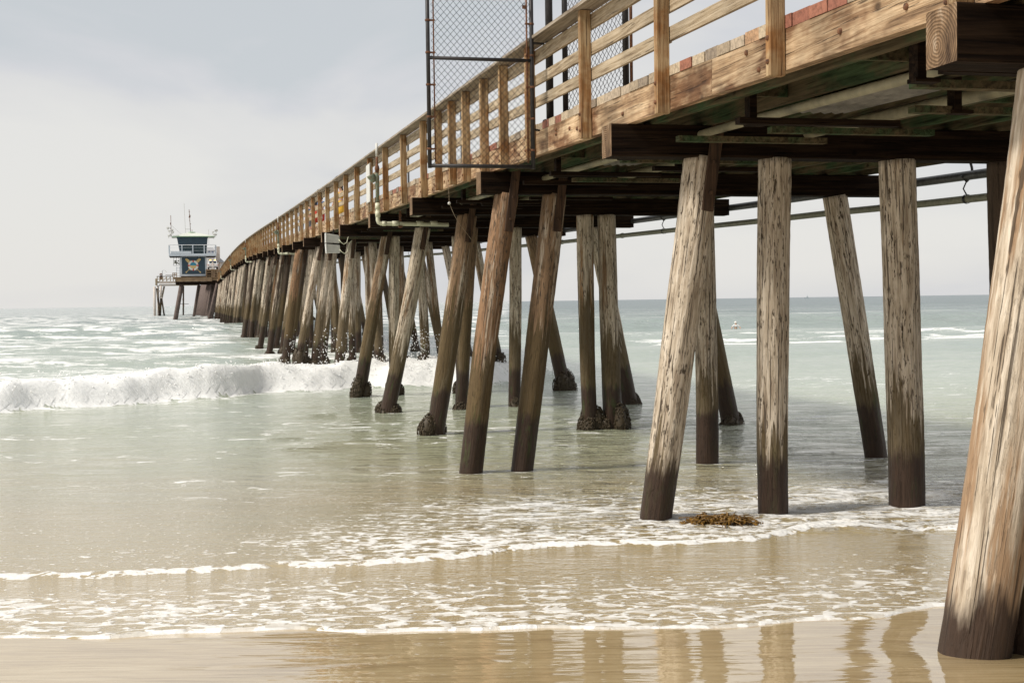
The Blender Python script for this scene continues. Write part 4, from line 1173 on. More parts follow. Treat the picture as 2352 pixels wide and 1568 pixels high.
# swimmer
sw_p = atY(1690, 750, 120); zsw = wz(sw_p.x, 120.)
sw_p = Vector((sw_p.x, 120., sw_p.z if abs(sw_p.z - zsw) < .6 else zsw))
V3 = Vector
vs = [V3((0, 0, -.5)), V3((0, .02, -.2)), V3((0, 0, .02)), V3((0, -.01, .09)), V3((-.01, -.02, .2)), V3((-.01, -.02, .27)), V3((-.2, -.02, .0)), V3((.2, -.02, .0)), V3((-.36, -.08, -.16)), V3((.36, -.08, -.16)), V3((-.42, -.2, -.3)), V3((.42, -.2, -.3)), V3((-.01, -.13, .21))]
o = skinmesh("person", vs, [(0, 1), (1, 2), (2, 3), (3, 4), (4, 5), (2, 6), (2, 7), (6, 8), (7, 9), (8, 10), (9, 11), (4, 12)], [.16, .16, .10, .06, .10, .09, .075, .075, .055, .055, .04, .04, .012], M["skin"], None, 1, 0)
o.location = sw_p + V3((0, 0, .12)); tag(o, "person swimming alone in the sea right of the pier, pale cap and white sleeves", "person")
mb = MB(); mb.blob((-.01, -.01, .27), (.13, .13, .12), jit=.03, sub=2); mb.build("swim_cap", M["ring_white"], o)
skinmesh("shirt", [vs[1], vs[2], vs[6], vs[7], vs[8], vs[9]], [(0, 1), (1, 2), (1, 3), (2, 4), (3, 5)], [.175, .125, .095, .095, .075, .075], M["cloth_white"], o, 1, 0)

# boat on the horizon
bp = atY(1853, 681, 2600)
bt = empty("fishing_boat", (bp.x, 2600, 0)); tag(bt, "tiny hazy fishing boat on the horizon between the piles", "boat")
mb = MB(); mb.hexa([(-3.8, -1.2, -.4), (3.8, -1.2, -.4), (3.8, 1.2, -.4), (-3.8, 1.2, -.4), (-5.2, -1.5, 2.0), (4.4, -1.5, 1.5), (4.4, 1.5, 1.5), (-5.2, 1.5, 2.0)]); mb.build("hull", M["boat"], bt)
mb = MB(); mb.box((1, 0, 2.9), (3.4, 2, 2.8)); mb.build("cabin", M["boat"], bt); mb = MB(); mb.tube([(1.4, 0, 4), (.6, 0, 8.6)], .3, 6); mb.build("mast", M["boat"], bt)
# floating kelp patch
kp = atY(258, 742, 215); rnd = random.Random(3); mb = MB(); kz = .25
for k in range(160):
    x = rnd.gauss(0, 2.1); y = rnd.gauss(0, 1.6); z = wz(kp.x + x, 215. + y); mb.blob((x, y, z), (rnd.uniform(.15, .5), rnd.uniform(.1, .35), .10), jit=.3, sub=1, rnd=rnd)
o = mb.build("floating_kelp", M["kelp"]); o.location = (kp.x, 215, 0); tag(o, "brown raft of kelp floating left of the tower", "kelp", kind="stuff")
# ================================================================== lifeguard tower and the far end
TY = 250.0; TS = .16845 * TY / F
TO = atY(333.05 + 660 * .16845, 459.4 + 1050 * .16845, TY)
def lx(zx): return (zx - 660) * TS
def lz(zy): return (1050 - zy) * TS
RZ = Matrix.Rotation(PTH, 3, "Z")
tw = empty("lifeguard_tower", TO, PTH); tag(tw, "two storey lifeguard tower with navy cab, white balcony and a life ring emblem", "tower")
def tb(nm, x0, x1, y0, y1, z0, z1, mat, par=None, bev=0):
    mb = MB(); mb.box(((x0 + x1) / 2, (y0 + y1) / 2, (z0 + z1) / 2), (abs(x1 - x0), y1 - y0, abs(z1 - z0))); o = mb.build(nm, M[mat], par or tw)
    return o
tb("plinth", lx(492), lx(825), .25, 4.2, 0, lz(1036), "cloth_black")
tb("lower_wall", lx(486), lx(840), 0.1, 4.4, lz(1036), lz(776), "tower_grey")
sign = tb("sign_board", lx(512), lx(818), .03, .097, lz(1010), lz(780), "navy")
# frame boards round the sign
for a in ((486, 511, 1036, 777), (819, 840, 1036, 777)): tb("corner_board", lx(a[0]), lx(a[1]), -.02, .096, lz(a[2]), lz(a[3]), "tower_grey")
tb("top_board", lx(511.5), lx(818.5), -.015, .09, lz(779), lz(762), "tower_grey"); tb("bottom_board", lx(511.5), lx(818.5), -.015, .09, lz(1034), lz(1011), "tower_grey")
# emblem
cx, cz = lx(661), lz(892)
def ringplate(nm, r0, r1, a0, a1, y, mat, n=24, th=.012):
    mb = MB(); vs = []; fs = []
    for i in range(n + 1):
        a = a0 + (a1 - a0) * i / n
        for r_, yy in ((r0, y), (r1, y), (r1, y + th), (r0, y + th)): vs.append((cx + r_ * math.cos(a), yy, cz + r_ * math.sin(a)))
    for i in range(n):
        for k in range(4):
            k2 = (k + 1) % 4; fs.append((i * 4 + k, i * 4 + k2, i * 4 + 4 + k2, i * 4 + 4 + k))
    fs += [(3, 2, 1, 0), (n * 4, n * 4 + 1, n * 4 + 2, n * 4 + 3)]
    mb.add(vs, fs); return mb.build(nm, M[mat], sign)
def plate(nm, pts, y, mat, th=.010):
    mb = MB(); n = len(pts); vs = [(x, y, z) for x, z in pts] + [(x, y + th, z) for x, z in pts]
    fs = [tuple(range(n)), tuple(range(2 * n - 1, n - 1, -1))] + [(i, (i + 1) % n, n + (i + 1) % n, n + i) for i in range(n)]
    mb.add(vs, fs); return mb.build(nm, M[mat], sign)
def paddle(xa, za, xb, zb_):
    a = Vector((lx(xa), lz(za))); b = Vector((lx(xb), lz(zb_))); d = (b - a).normalized(); n = Vector((-d.y, d.x)); L = (b - a).length
    prof = [(0, .10), (.05, .22), (.14, .26), (.25, .22), (.36, .08), (.40, .055), (.92, .05), (.94, .11), (1.0, .10)]
    pts = [a + d * L * f + n * w_ for f, w_ in prof] + [a + d * L * f - n * w_ for f, w_ in prof[::-1]]
    plate("crossed_paddle", [(p.x, p.y) for p in pts], .012, "yellow_ochre")
paddle(562, 800, 760, 990)
def _p2():
    a = Vector((lx(757), lz(800))); b = Vector((lx(560), lz(990))); d = (b - a).normalized(); n = Vector((-d.y, d.x)); L = (b - a).length
    prof = [(0, .10), (.05, .22), (.14, .26), (.25, .22), (.36, .08), (.40, .055), (.92, .05), (.94, .11), (1.0, .10)]
    pts = [a + d * L * f + n * w_ for f, w_ in prof] + [a + d * L * f - n * w_ for f, w_ in prof[::-1]]
    plate("crossed_paddle", [(p.x, p.y) for p in pts], .001, "yellow_ochre")
_p2()
for sgx in (1, -1):
    for sgz in (1, -1):
        mb = MB(); pts = [(cx + sgx * (.75 + .18 * math.sin(f * 3.1)) * math.cos(.3 + f * .95) * 1.15, -.002, cz + sgz * (.75 + .34 * math.sin(f * 3.1)) * math.sin(.25 + f * 1.0) * 1.1) for f in np.linspace(0, 1, 9)]
        mb.tube(pts, .035, 6); mb.build("rope", M["yellow_ochre"], sign)
ringplate("life_ring", .60, .97, 0, 2 * math.pi, -.018, "ring_white", 36)
for k in range(4): ringplate("red_band", .585, .985, k * math.pi / 2 - .16, k * math.pi / 2 + .16, -.030, "red", 6)
ringplate("painted_sea", .0, .598, 0, math.pi, -.012, "sea_paint", 18); ringplate("painted_beach", .0, .598, math.pi, 2 * math.pi, -.012, "yellow_ochre", 18)
# balcony
bx0, bx1 = lx(345), lx(970); by0, by1 = -1.3, 5.4; bz0, bz1 = lz(774), lz(734)
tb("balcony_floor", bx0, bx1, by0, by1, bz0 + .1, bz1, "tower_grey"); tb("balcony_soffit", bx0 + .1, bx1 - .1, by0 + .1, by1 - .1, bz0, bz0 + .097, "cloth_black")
rt = lz(613)
for zx in (348, 517, 660, 810, 966):
    for yy in ((by0 + .06,) if zx not in (348, 966) else (by0 + .06, by0 + 2.4, by1 - .2)): tb("balcony_post", lx(zx) - .09, lx(zx) + .09, yy - .06, yy + .06, bz1, rt - .12, "tower_grey")
tb("balcony_rail", bx0, bx1, by0, by0 + .12, rt - .12, rt, "house_white"); tb("balcony_rail", bx0, bx0 + .12, by0 + .12, by1, rt - .12, rt, "tower_grey"); tb("balcony_rail", bx1 - .12, bx1, by0 + .12, by1, rt - .12, rt, "tower_grey")
for f in (.33, .66):
    mb = MB(); z = bz1 + (rt - bz1) * f; mb.tube([(bx0, by0 + .06, z), (bx1, by0 + .06, z)], .018, 5); mb.tube([(bx0 + .06, by0, z), (bx0 + .06, by1, z)], .018, 5); mb.tube([(bx1 - .06, by0, z), (bx1 - .06, by1, z)], .018, 5); mb.build("balcony_wire", M["tower_grey"], tw)
tb("balcony_panel", lx(370), lx(642), by0 - .03, by0 - .002, bz1 + .0, lz(703), "tower_grey")
# cab, flaring upwards
cz0, cz1 = lz(732), lz(508)
mb = MB(); a0, a1, b0, b1 = lx(490), lx(838), lx(452), lx(862)
mb.hexa([(a0, .6, cz0), (a1, .6, cz0), (a1, 4.2, cz0), (a0, 4.2, cz0), (b0, .15, cz1), (b1, .15, cz1), (b1, 4.7, cz1), (b0, 4.7, cz1)]); mb.build("cab_wall", M["navy"], tw)
def fz(z): return .6 - .45 * (z - cz0) / (cz1 - cz0)
wz0, wz1 = lz(728), lz(612)
for xa, xb in ((500, 516), (528, 648), (672, 800), (822, 838)):
    mb = MB(); mb.hexa([(lx(xa), fz(wz0) - .03, wz0), (lx(xb), fz(wz0) - .03, wz0), (lx(xb), fz(wz0) + .0, wz0), (lx(xa), fz(wz0) + .0, wz0), (lx(xa), fz(wz1) - .03, wz1), (lx(xb), fz(wz1) - .03, wz1), (lx(xb), fz(wz1), wz1), (lx(xa), fz(wz1), wz1)]); mb.build("window", M["tower_glass"], tw)
# roof
e0, e1 = lx(386), lx(955); ez = lz(504)
mb = MB(); mb.box(((e0 + e1) / 2, 2.4, ez + .06), (e1 - e0, 6.4, .12)); mb.build("eave", M["green_trim"], tw)
mb = MB(); h0, h1 = lx(600), lx(706); mb.hexa([(e0 + .05, -.75, ez + .121), (e1 - .05, -.75, ez + .121), (e1 - .05, 5.55, ez + .121), (e0 + .05, 5.55, ez + .121), (h0, 1.9, lz(440)), (h1, 1.9, lz(440)), (h1, 2.9, lz(440)), (h0, 2.9, lz(440))]); mb.build("roof", M["roof_pale"], tw)
mb = MB(); mb.lathe([(.75, 0), (.75, .09), (.5, .16), (0, .18)], ((h0 + h1) / 2, 2.4, lz(440)), 16); mb.build("roof_vent", M["green_trim"], tw)
def ant(nm, pts, r_, mat="rusty", knobs=0):
    mb = MB(); mb.tube(pts, r_, 6); rn = random.Random(int(pts[0][0] * 100))
    for k in range(knobs):
        f = rn.uniform(.35, .95); p = Vector(pts[0]).lerp(Vector(pts[-1]), f); mb.box(p + Vector((rn.uniform(-.12, .12), 0, 0)), (rn.uniform(.08, .34), .08, rn.uniform(.05, .24)))
    mb.build(nm, M[mat], tw)
ant("antenna", [(lx(380), 0, lz(500)), (lx(379), 0, lz(212))], .055, "rusty", 3); ant("antenna", [(lx(569), 2, lz(445)), (lx(566), 2, lz(385)), (lx(557), 2, lz(40))], .025, "pipe_grey")
ant("antenna", [(lx(636), 2.4, lz(440)), (lx(622), 2.4, lz(120))], .06, "rusty", 8); ant("antenna", [(lx(655), 2.6, lz(440)), (lx(655), 2.6, lz(395))], .04, "rusty"); ant("antenna", [(lx(876), .2, lz(610)), (lx(874), .2, lz(400))], .022, "pipe_grey")
ant("antenna_brace", [(lx(569), 2, lz(392)), (lx(634), 2.4, lz(390))], .03, "pipe_grey"); ant("guy_wire", [(lx(385), 0, lz(350)), (lx(530), 1.5, lz(478))], .015, "pipe_grey")
for side, xs_ in ((1, (340, 355, 372, 392, 402, 348)), (-1, (930, 945, 962, 978, 940, 968))):
    rn = random.Random(side + 5)
    for i, zx in enumerate(xs_):
        mb = MB(); zz = (385, 425, 470, 412, 440, 490)[i] if side > 0 else (440, 470, 415, 418, 500, 475)[i]
        mb.box((0, 0, 0), (rn.uniform(.25, .5), .3, rn.uniform(.2, .42))); mb.tube([(-.1, -.2, .05), (.25, -.3, .02)], .08, 8); mb.tube([(0, 0, -.1), (0, 0, -.5)], .04, 6)
        o = mb.build("camera_unit", M["white_plastic"], tw); o.location = (lx(zx), -.4, lz(zz))
tb("outrigger", lx(385), lx(450), -.6, -.4, lz(524), lz(508), "white_plastic"); tb("outrigger", lx(862), lx(950), -.6, -.4, lz(524), lz(508), "white_plastic")
# hanging rack under the balcony
rk = empty("hanging_rack", TO + RZ @ Vector((lx(440), .5, lz(890))), PTH); tag(rk, "small metal rack of gear hanging left of the navy tower sign", "rack")
mb = MB(); w_, h_ = lx(482) - lx(402), lz(776) - lz(890)
for x in (-w_ / 2, 0, w_ / 2): mb.tube([(x, 0, 0), (x * .8, 0, h_)], .04, 6)
for z in (0, h_ * .25, h_ * .5): mb.tube([(-w_ / 2, 0, z), (w_ / 2, 0, z)], .035, 6)
mb.build("frame", M["pipe_dark"], rk)
mb = MB(); [mb.blob((random.uniform(-.3, .4), .1, random.uniform(.3, .9)), random.uniform(.08, .2), jit=.3) for _ in range(12)]; mb.build("gear_bundle", M["pipe_grey"], rk)
ld = empty("storage_rack", TO + RZ @ Vector((lx(460), 1.2, 0)), PTH); tag(ld, "pale slatted rack standing on the platform left of the tower wall", "rack")
for x in (-.28, .28): mb = MB(); mb.box((x, 0, 1.0), (.1, .5, 2.0)); mb.build("upright", M["tower_grey"], ld)
for z in (.3, .8, 1.3, 1.8): mb = MB(); mb.box((0, 0, z), (.46, .5, .08)); mb.build("shelf", M["house_white"], ld)

# tower platform
pf = empty("tower_platform", TO, PTH); tag(pf, "timber platform on a slanting pile carrying the lifeguard tower", "platform")
px0, px1 = lx(418), lx(990)
tb("fascia", px0, lx(905), -.9, -.6, lz(1110), lz(1060), "far_timber", pf); tb("deck", lx(388), px1 + .8, -1.0, 14, lz(1059), lz(1051), "far_timber", pf)
for y in (-.5, 3.5, 8, 12.5): tb("joist", px0 + .05, px1 - .3, y, y + .5, lz(1142), lz(1111), "creosote", pf)
for x in np.linspace(px0, px1 - .5, 6): tb("bearer", x, x + .25, 0.01, 12.4, lz(1110.5), lz(1085), "creosote", pf)
a = RZ.inverted() @ (atY(397, 738, 250.5) - TO); b = Vector((lx(505), .6, lz(1128)))
for k in range(3):
    mb = MB(); dy = k * 4.6; aa = a + Vector((0, dy, -2.2)) * 1; mb.tube([aa + Vector((-.4 * 0, 0, 0)), (aa + b) / 2 + Vector((0, dy / 2, 0)), b + Vector((0, dy, 0))], [.46, .44, .42], 14)
    if k == 0: mb.build("pile", M["steel_pile"], pf)
for xx, yy in ((985, 2.5),):
    mb = MB(); mb.tube([(lx(xx) - 2.0, yy, -11.5), (lx(xx), yy, lz(1130))], [.3, .28], 12); mb.build("pile", M["steel_pile"], pf)
# small rails on the platform
pr_ = empty("platform_railing", TO, PTH); tag(pr_, "timber railing between the tower and the pier", "railing")
for zx in (832, 905, 922, 945, 975): tb("rail_post", lx(zx) - .10, lx(zx) + .10, -.5, -.3, lz(1100 if zx > 900 else 1050), lz(943), "far_timber", pr_)
for zy in (950, 985, 1020): tb("rail_board", lx(826), lx(990), -.29, -.2, lz(zy + 14), lz(zy), "far_timber", pr_)
tb("rail_board", lx(905), lx(990), -.58, -.5, lz(1098), lz(1060), "far_timber", pr_)
p2 = empty("platform_railing", TO, PTH); tag(p2, "short timber railing at the left corner of the tower platform", "railing")
for zx in (390, 415, 440): tb("rail_post", lx(zx) - .07, lx(zx) + .07, -.8, -.65, lz(1050), lz(990), "far_timber", p2)
for zy in (992, 1015): tb("rail_board", lx(386), lx(444), -.64, -.6, lz(zy + 10), lz(zy), "far_timber", p2)

# raised deck past the tower with truck, people, house
YD = 262.0
dk = atY(505, 590, YD); DZ = CAMH + (702.5 - 619.5) * YD / F
ex = empty("side_deck", (atY(478, 600, YD).x, YD, DZ), PTH); tag(ex, "raised timber side deck beyond the tower where the truck is parked", "deck")
mb = MB(); mb.box((1.3, 28, -.15), (9.5, 56, .3)); mb.build("deck_boards", M["far_timber"], ex)
for y in np.arange(.4, 54, 6):
    mb = MB(); mb.box((1.3, y, -.5), (9.0, .4, .39)); mb.build("cap_beam", M["creosote"], ex)
    for x in (-1.5, 1.2, 4.0):
        mb = MB(); mb.tube([(x - 1.8, y, -DZ - 1), (x, y, -.68)], .25, 10); mb.build("pile", M["steel_pile"], ex)
tr = empty("pickup_truck", (atY(489, 600, 266).x, 266, DZ), PTH); tag(tr, "white pickup truck with lit amber roof bar seen from behind, right of the tower", "pickup truck")
mb = MB()
def bx(nm, x0, x1, y0, y1, z0, z1, mat, par=None):
    mb = MB(); mb.box(((x0 + x1) / 2, (y0 + y1) / 2, (z0 + z1) / 2), (x1 - x0, y1 - y0, z1 - z0)); o = mb.build(nm, M[mat], par or tr); m_ = o.modifiers.new("b", "BEVEL"); m_.width = .05; m_.segments = 2; return o
bx("bed", -1.0, 1.0, 0, 2.0, .55, 1.25, "truck"); bx("tailgate", -.93, .93, -.06, -.005, .62, 1.22, "truck"); bx("bumper", -1.0, 1.0, -.22, -.07, .42, .60, "pipe_dark")
mb = MB(); mb.hexa([(-1, 2.02, .55), (1, 2.02, .55), (1, 4.2, .55), (-1, 4.2, .55), (-1, 2.02, 1.28), (1, 2.02, 1.28), (1, 4.2, 1.28), (-1, 4.2, 1.28)]); mb.hexa([(-.95, 2.05, 1.281), (.95, 2.05, 1.281), (.95, 4.0, 1.281), (-.95, 4.0, 1.281), (-.78, 2.25, 1.95), (.78, 2.25, 1.95), (.78, 3.5, 1.95), (-.78, 3.5, 1.95)])
o = mb.build("cab", M["truck"], tr); o.modifiers.new("b", "BEVEL").width = .05
bx("hood", -.98, .98, 4.22, 5.3, .55, 1.2, "truck"); bx("rear_window", -.68, .68, 2.08, 2.13, 1.38, 1.82, "tower_glass")
for sx_ in (-1, 1):
    bx("tail_light", sx_ * .965 - .035, sx_ * .965 + .035, -.09, -.0, .82, 1.15, "red")
    bx("wing_mirror", sx_ * 1.12 - .1, sx_ * 1.12 + .1, 3.3, 3.4, 1.3, 1.5, "truck")
    for y in (.9, 4.3):
        mb = MB(); mb.lathe([(.18, -.13), (.36, -.13), (.39, -.08), (.39, .08), (.36, .13), (.18, .13)], (sx_ * .86, y, .39), 18, rot=Matrix.Rotation(R(90), 3, 'Y')); wh = mb.build("wheel", M["tyre"], tr)
lb = bx("light_bar", -.62, .62, 2.5, 2.75, 1.96, 2.02, "cloth_black")
for sx_ in (-.45, .45):
    mb = MB(); mb.box((sx_, 2.6, 2.10), (.32, .2, .13)); mb.build("amber_lamp", M["amber"], tr)
person(Vector((atY(490.5, 600, 264.5).x, 263.8, DZ)), R(180), 1.72, "person in a white shirt standing behind the white pickup", ("hair", False), "cloth_white", "cloth_white", dict())
person(Vector((atY(474.5, 600, 262.8).x, 263.0, DZ)), R(120), 1.68, "person in white half hidden beside the tower wall", ("hair_grey", False), "cloth_white", "cloth_white", dict(chest=(0, .12, 1.22), neckb=(0, .2, 1.33), neck=(0, .24, 1.4), head1=(0, .28, 1.47), head2=(0, .3, 1.55), shL=(-.17, .18, 1.3), shR=(.17, .18, 1.3), elR=(.22, .3, 1.08), wrR=(.2, .42, .9), hdR=(.2, .45, .85)))
# house
HY = 304.; HS = .16845 * HY / F
HO = atY(333.05 + 900 * .16845, 459.4 + 860 * .16845, HY)
hs = empty("beach_house", Vector((HO.x, HY, DZ)), PTH); tag(hs, "white house with grey hipped roof and tall tan chimney block beyond the tower", "house")
def hx(zx): return (zx - 900) * HS
def hz(zy): return HO.z - DZ + (860 - zy) * HS
def hb(nm, x0, x1, y0, y1, z0, z1, mat, par=None):
    mb = MB(); mb.box(((x0 + x1) / 2, (y0 + y1) / 2, (z0 + z1) / 2), (x1 - x0, y1 - y0, z1 - z0)); return mb.build(nm, M[mat], par or hs)
hb("wall", hx(770), hx(950), 0, 5, 0, hz(690), "house_white")
mb = MB(); mb.hexa([(hx(755), -.5, hz(690)), (hx(962), -.5, hz(690)), (hx(962), 5.5, hz(690)), (hx(755), 5.5, hz(690)), (hx(800), 1.8, hz(642)), (hx(925), 1.8, hz(642)), (hx(925), 3.2, hz(642)), (hx(800), 3.2, hz(642))]); mb.build("roof", M["shingle"], hs)
for a, b in ((868, 892), (912, 936)):
    wf = hb("window", hx(a) - .06, hx(b) + .06, -.06, -.002, hz(717) - .06, hz(688.5) - .25, "tower_grey"); hb("pane", hx(a), hx(b), -.075, -.061, hz(717), hz(692) - .1, "pane", wf)
hb("balcony", hx(830), hx(955), -1.2, -.01, hz(760), hz(740), "house_white")
ch_ = hb("chimney", hx(968), hx(1022), 1, 2.6, 0, hz(632), "tan_block")
hb("porch_wall", hx(1022.5), hx(1075), 1, 5, 0, hz(850), "house_white")
mb = MB(); mb.hexa([(hx(1000), -.2, hz(848)), (hx(1085), -.2, hz(848)), (hx(1085), 5.2, hz(848)), (hx(1000), 5.2, hz(848)), (hx(1000), 2, hz(785)), (hx(1022), 2, hz(785)), (hx(1022), 3, hz(785)), (hx(1000), 3, hz(785))]); mb.build("porch_roof", M["shingle"], hs)

# head of the pier far out
EY = 385.; ES = .16845 * EY / F
EO = atY(333.05 + 300 * .16845, 459.4 + 1110 * .16845, EY)
pe = empty("pier_head", EO, PTH); tag(pe, "weathered grey timber pier head on clustered piles behind the tower platform", "pier head")
def gx(zx): return (zx - 300) * ES
def gz(zy): return (1110 - zy) * ES
def gb(nm, x0, x1, y0, y1, z0, z1, mat, par=None):
    mb = MB(); mb.box(((x0 + x1) / 2, (y0 + y1) / 2, (z0 + z1) / 2), (x1 - x0, y1 - y0, z1 - z0)); return mb.build(nm, M[mat], par or pe)
gb("deck", gx(170), gx(900), 0, 10, gz(1122), gz(1108), "rail"); gb("fascia", gx(200), gx(900), -.3, -.01, gz(1142), gz(1112), "tan_block"); gb("walkway", gx(190), gx(720), .4, 2.4, gz(1168), gz(1152), "rail")
gb("side_frame", gx(146), gx(168), -.2, 6, gz(1160), gz(1070), "rail")
gb("top_rail", gx(170), gx(390), -.2, -.05, gz(1046), gz(1036), "pipe_dark"); gb("top_rail", gx(280), gx(390), .2, .3, gz(1026), gz(1020), "rusty"); gb("middle_rail", gx(170), gx(420), -.1, .0, gz(1080), gz(1074), "rail")
for zx in (172, 205, 245, 295, 345, 384): gb("rail_post", gx(zx) - .12, gx(zx) + .12, -.2, .05, gz(1110), gz(1036), "rail")
for a, b in ((205, 245), (245, 295), (295, 345)):
    mb = MB(); mb.tube([(gx(a), -.1, gz(1105)), (gx(b), -.1, gz(1048))], .07, 5); mb.build("brace", M["rail"], pe)
def ep(xa, ya, xb, yb_, r_, mat="steel_pile", y=1.0):
    mb = MB(); A_ = Vector((gx(xa), y, gz(ya))); B_ = Vector((gx(xb), y, gz(yb_))); D_ = (B_ - A_); B2 = A_ + D_ * ((A_.z + EO.z + 1.5) / (A_.z - B_.z)) if yb_ > 1500 else B_
    mb.tube([A_, (A_ + B2) / 2, B2], r_, 10); mb.build("pile", M[mat], pe)
ep(134, 1178, 130, 1555, .38, "tan_block", 0); ep(165, 1200, 195, 1550, .32, "pile_dark", .5); ep(178, 1165, 176, 1545, .28, "tan_block"); ep(222, 1165, 212, 1335, .30, "tan_block", 0); ep(216, 1335, 200, 1550, .3, "pile_dark", .6); ep(262, 1175, 225, 1345, .26, "pile_dark", .5); ep(225, 1345, 250, 1548, .24, "pile_dark", .5)
ep(515, 1170, 505, 1545, .24, "pile_dark", 3.5); 
for zy in (1262, 1355, 1440): gb("pile_band", gx(495), gx(522), 3.2, 3.8, gz(zy + 6), gz(zy - 6), "rusty")
gb("boom", gx(465), gx(580), 3.3, 3.6, gz(1421), gz(1415), "pipe_dark")
gb("brace_board", gx(186), gx(236), -.05, -.01, gz(1248), gz(1232), "tan_block"); gb("brace_board", gx(195), gx(236), -.45, -.41, gz(1336), gz(1322), "tan_block")
el = copy_tree(base_lamp); el.location = RZ @ Vector((gx(239), 2, gz(1110))) + EO; el.rotation_euler = (0, 0, R(194)); el.scale = (1.15, 1.15, .62)
tag(el, "gooseneck street lamp alone on the far left end of the pier head", "street lamp", "gooseneck street lamps along the pier")
mb = MB(); [mb.tube([(x, 0, .5 + .5 * math.sin(a)) for x in (0, .1)], .1, 6) for a in (0, 1)]
cr_ = empty("cable_reel", EO + RZ @ Vector((gx(222), 1.2, gz(1036))), PTH); tag(cr_, "rust coloured cable reel on the rail of the far pier head", "reel")
mb = MB(); mb.lathe([(.15, -.3), (.42, -.3), (.42, -.24), (.2, -.24), (.2, .24), (.42, .24), (.42, .3), (.15, .3)], (0, 0, .45), 18, rot=Matrix.Rotation(R(90), 3, 'X')); mb.build("drum", M["rusty"], cr_)
mb = MB(); mb.box((0, 0, -.5), (.9, .5, 2.1 - 1.0)); mb.build("stand", M["rusty"], cr_)
# ------------------------------------------------------------------ sea surface with foam
yb = break_Y(X); bh, bd, bamp = breaker(X, Y)
foam = np.zeros_like(X)
N = lambda sx, sy, o, sd: fbm(X / sx, Y / sy, o, sd)
# thin swash sheet: blobs, dense at its edge
fr = Y - front_Y(X)
foam = np.maximum(foam, np.where(fr < 4.5, (.50 * sstep(4.2, .6, fr) + .02) * (.72 + .56 * N(1.3, .9, 3, 60)), 0))
edge_w = .06 + .11 * N(1.2, 1, 3, 61)
foam = np.maximum(foam, sstep(edge_w * 1.5, edge_w * .3, fr) * (.60 + .52 * N(.35, .2, 3, 62)) * (.80 + .20 * sstep(-4.5, -2.2, X)))
# bore line and the lace behind it
e = Y - bore_Y(X)
foam = np.maximum(foam, np.where((e > -.05), sstep(.16, .02, np.abs(e - .06)) * (.62 + .44 * N(.4, .3, 3, 63)) * (.84 + .16 * sstep(-3.5, -1, X)), 0))
foam = np.maximum(foam, np.where(e > 0, (.40 + .30 * N(1.6, 1.2, 3, 64)) * sstep(11, 2, e), 0) * (.50 + .50 * sstep(-3.5, -.6, X)))
# scattered streaks out to the breaker
foam = np.maximum(foam, np.where((e > 0) & (bd < 0), .18 + .36 * N(3.5, 2.2, 3, 65), 0))
# breaking wave and the wash behind it
lx = sstep(4.0, -2.0, X)
ragged = .5 * (N(.9, .9, 3, 66) - .5)
foam = np.maximum(foam, lx * sstep(-.15, .15, bd + ragged) * sstep(3.2, 1.4, bd + 2 * ragged) * 1.0)
foam = np.maximum(foam, lx * sstep(-4.5, 0, bd) * (.46 + .2 * N(3, 2, 3, 76)))
foam = np.maximum(foam, lx * np.where(bd > 0, (.52 + .36 * N(6, 2.5, 3, 67)) * sstep(36, 10, bd), 0))
foam = np.maximum(foam, np.where(bd > 3, .18 * sstep(140, 70, Y) + .14 * sstep(230, 80, Y) * N(8, 3, 3, 68), 0) * sstep(300, 60, Y))
# patches right of the pier
rp = sstep(8, 14, X) * np.exp(-((Y - (104 - .35 * X)) / 16) ** 2) * (.47 + .36 * N(7, 3, 3, 69))
rp2 = sstep(4, 9, X) * np.exp(-((Y - 78) / 9) ** 2) * (.46 + .32 * N(6, 2, 3, 70))
foam = np.maximum(foam, np.maximum(rp, rp2))
# crests
sw = swell(X, Y)
foam = np.maximum(foam, sstep(.95, 1.25, sw) * (Y > 90) * .45 * sstep(.48, .66, N(7, 3, 4, 71)) * sstep(200, 125, Y))
# rough wash round the near piles
rgm = sstep(.6, 1.8, X) * sstep(13.2, 14.0, Y) * sstep(19.5, 16.0, Y)
foam = np.maximum(foam, rgm * (.36 + .32 * N(.7, .5, 3, 72)))
for (bx, by, br) in BASES:
    if by > 60: continue
    d2 = np.hypot(X - bx, (Y - by) * 1.0)
    foam = np.maximum(foam, sstep(br + .30, br + .02, d2) * (.50 + .25 * N(.3, .3, 2, 73)))
foam = np.clip(foam, 0, 1)
# lumpy froth
turb = lx * sstep(-.1, .5, bd) * sstep(6.5, 2.0, bd)
Z = Z + turb * (.24 * (fbm(X / .6, Y / .6, 4, 74) - .45) + .42 * (fbm(X / 1.6, Y / 1.2, 3, 75) - .45))
Z = Z + .012 * sstep(.7, .95, foam) * (Y < 14)
depth = np.interp(Y, [8, 12, 16, 24, 34, 48, 70, 110, 200, 500, 5000], [0, .06, .17, .33, .45, .58, .68, .78, .9, .97, 1.0]) + .10 * np.clip(sw, 0, 1) * (Y > 60) * 0
depth = np.clip(depth + np.where(Y > 20, -.05 * sstep(-2, -14, X), 0), 0, 1)
calm = np.clip(np.maximum(sstep(4.0, .5, fr) * .75, .8 * sstep(0, -5, X) * (Y < 60)), 0, 1) - 1.3 * sstep(-1.5, 1.0, X) * sstep(12.9, 14, Y) * sstep(44, 24, Y)
Z[0, :] = sand_z(X[0], Y[0]) - .01; Z[1, :] = sand_z(X[1], Y[1]) + .004
sea = grid_obj("sea", X, Y, Z, {"foam": foam, "depth": depth, "calm": calm}, sea_mat())
tag(sea, "grey green sea with white foam washing up to the wet sand", "sea", kind="structure")

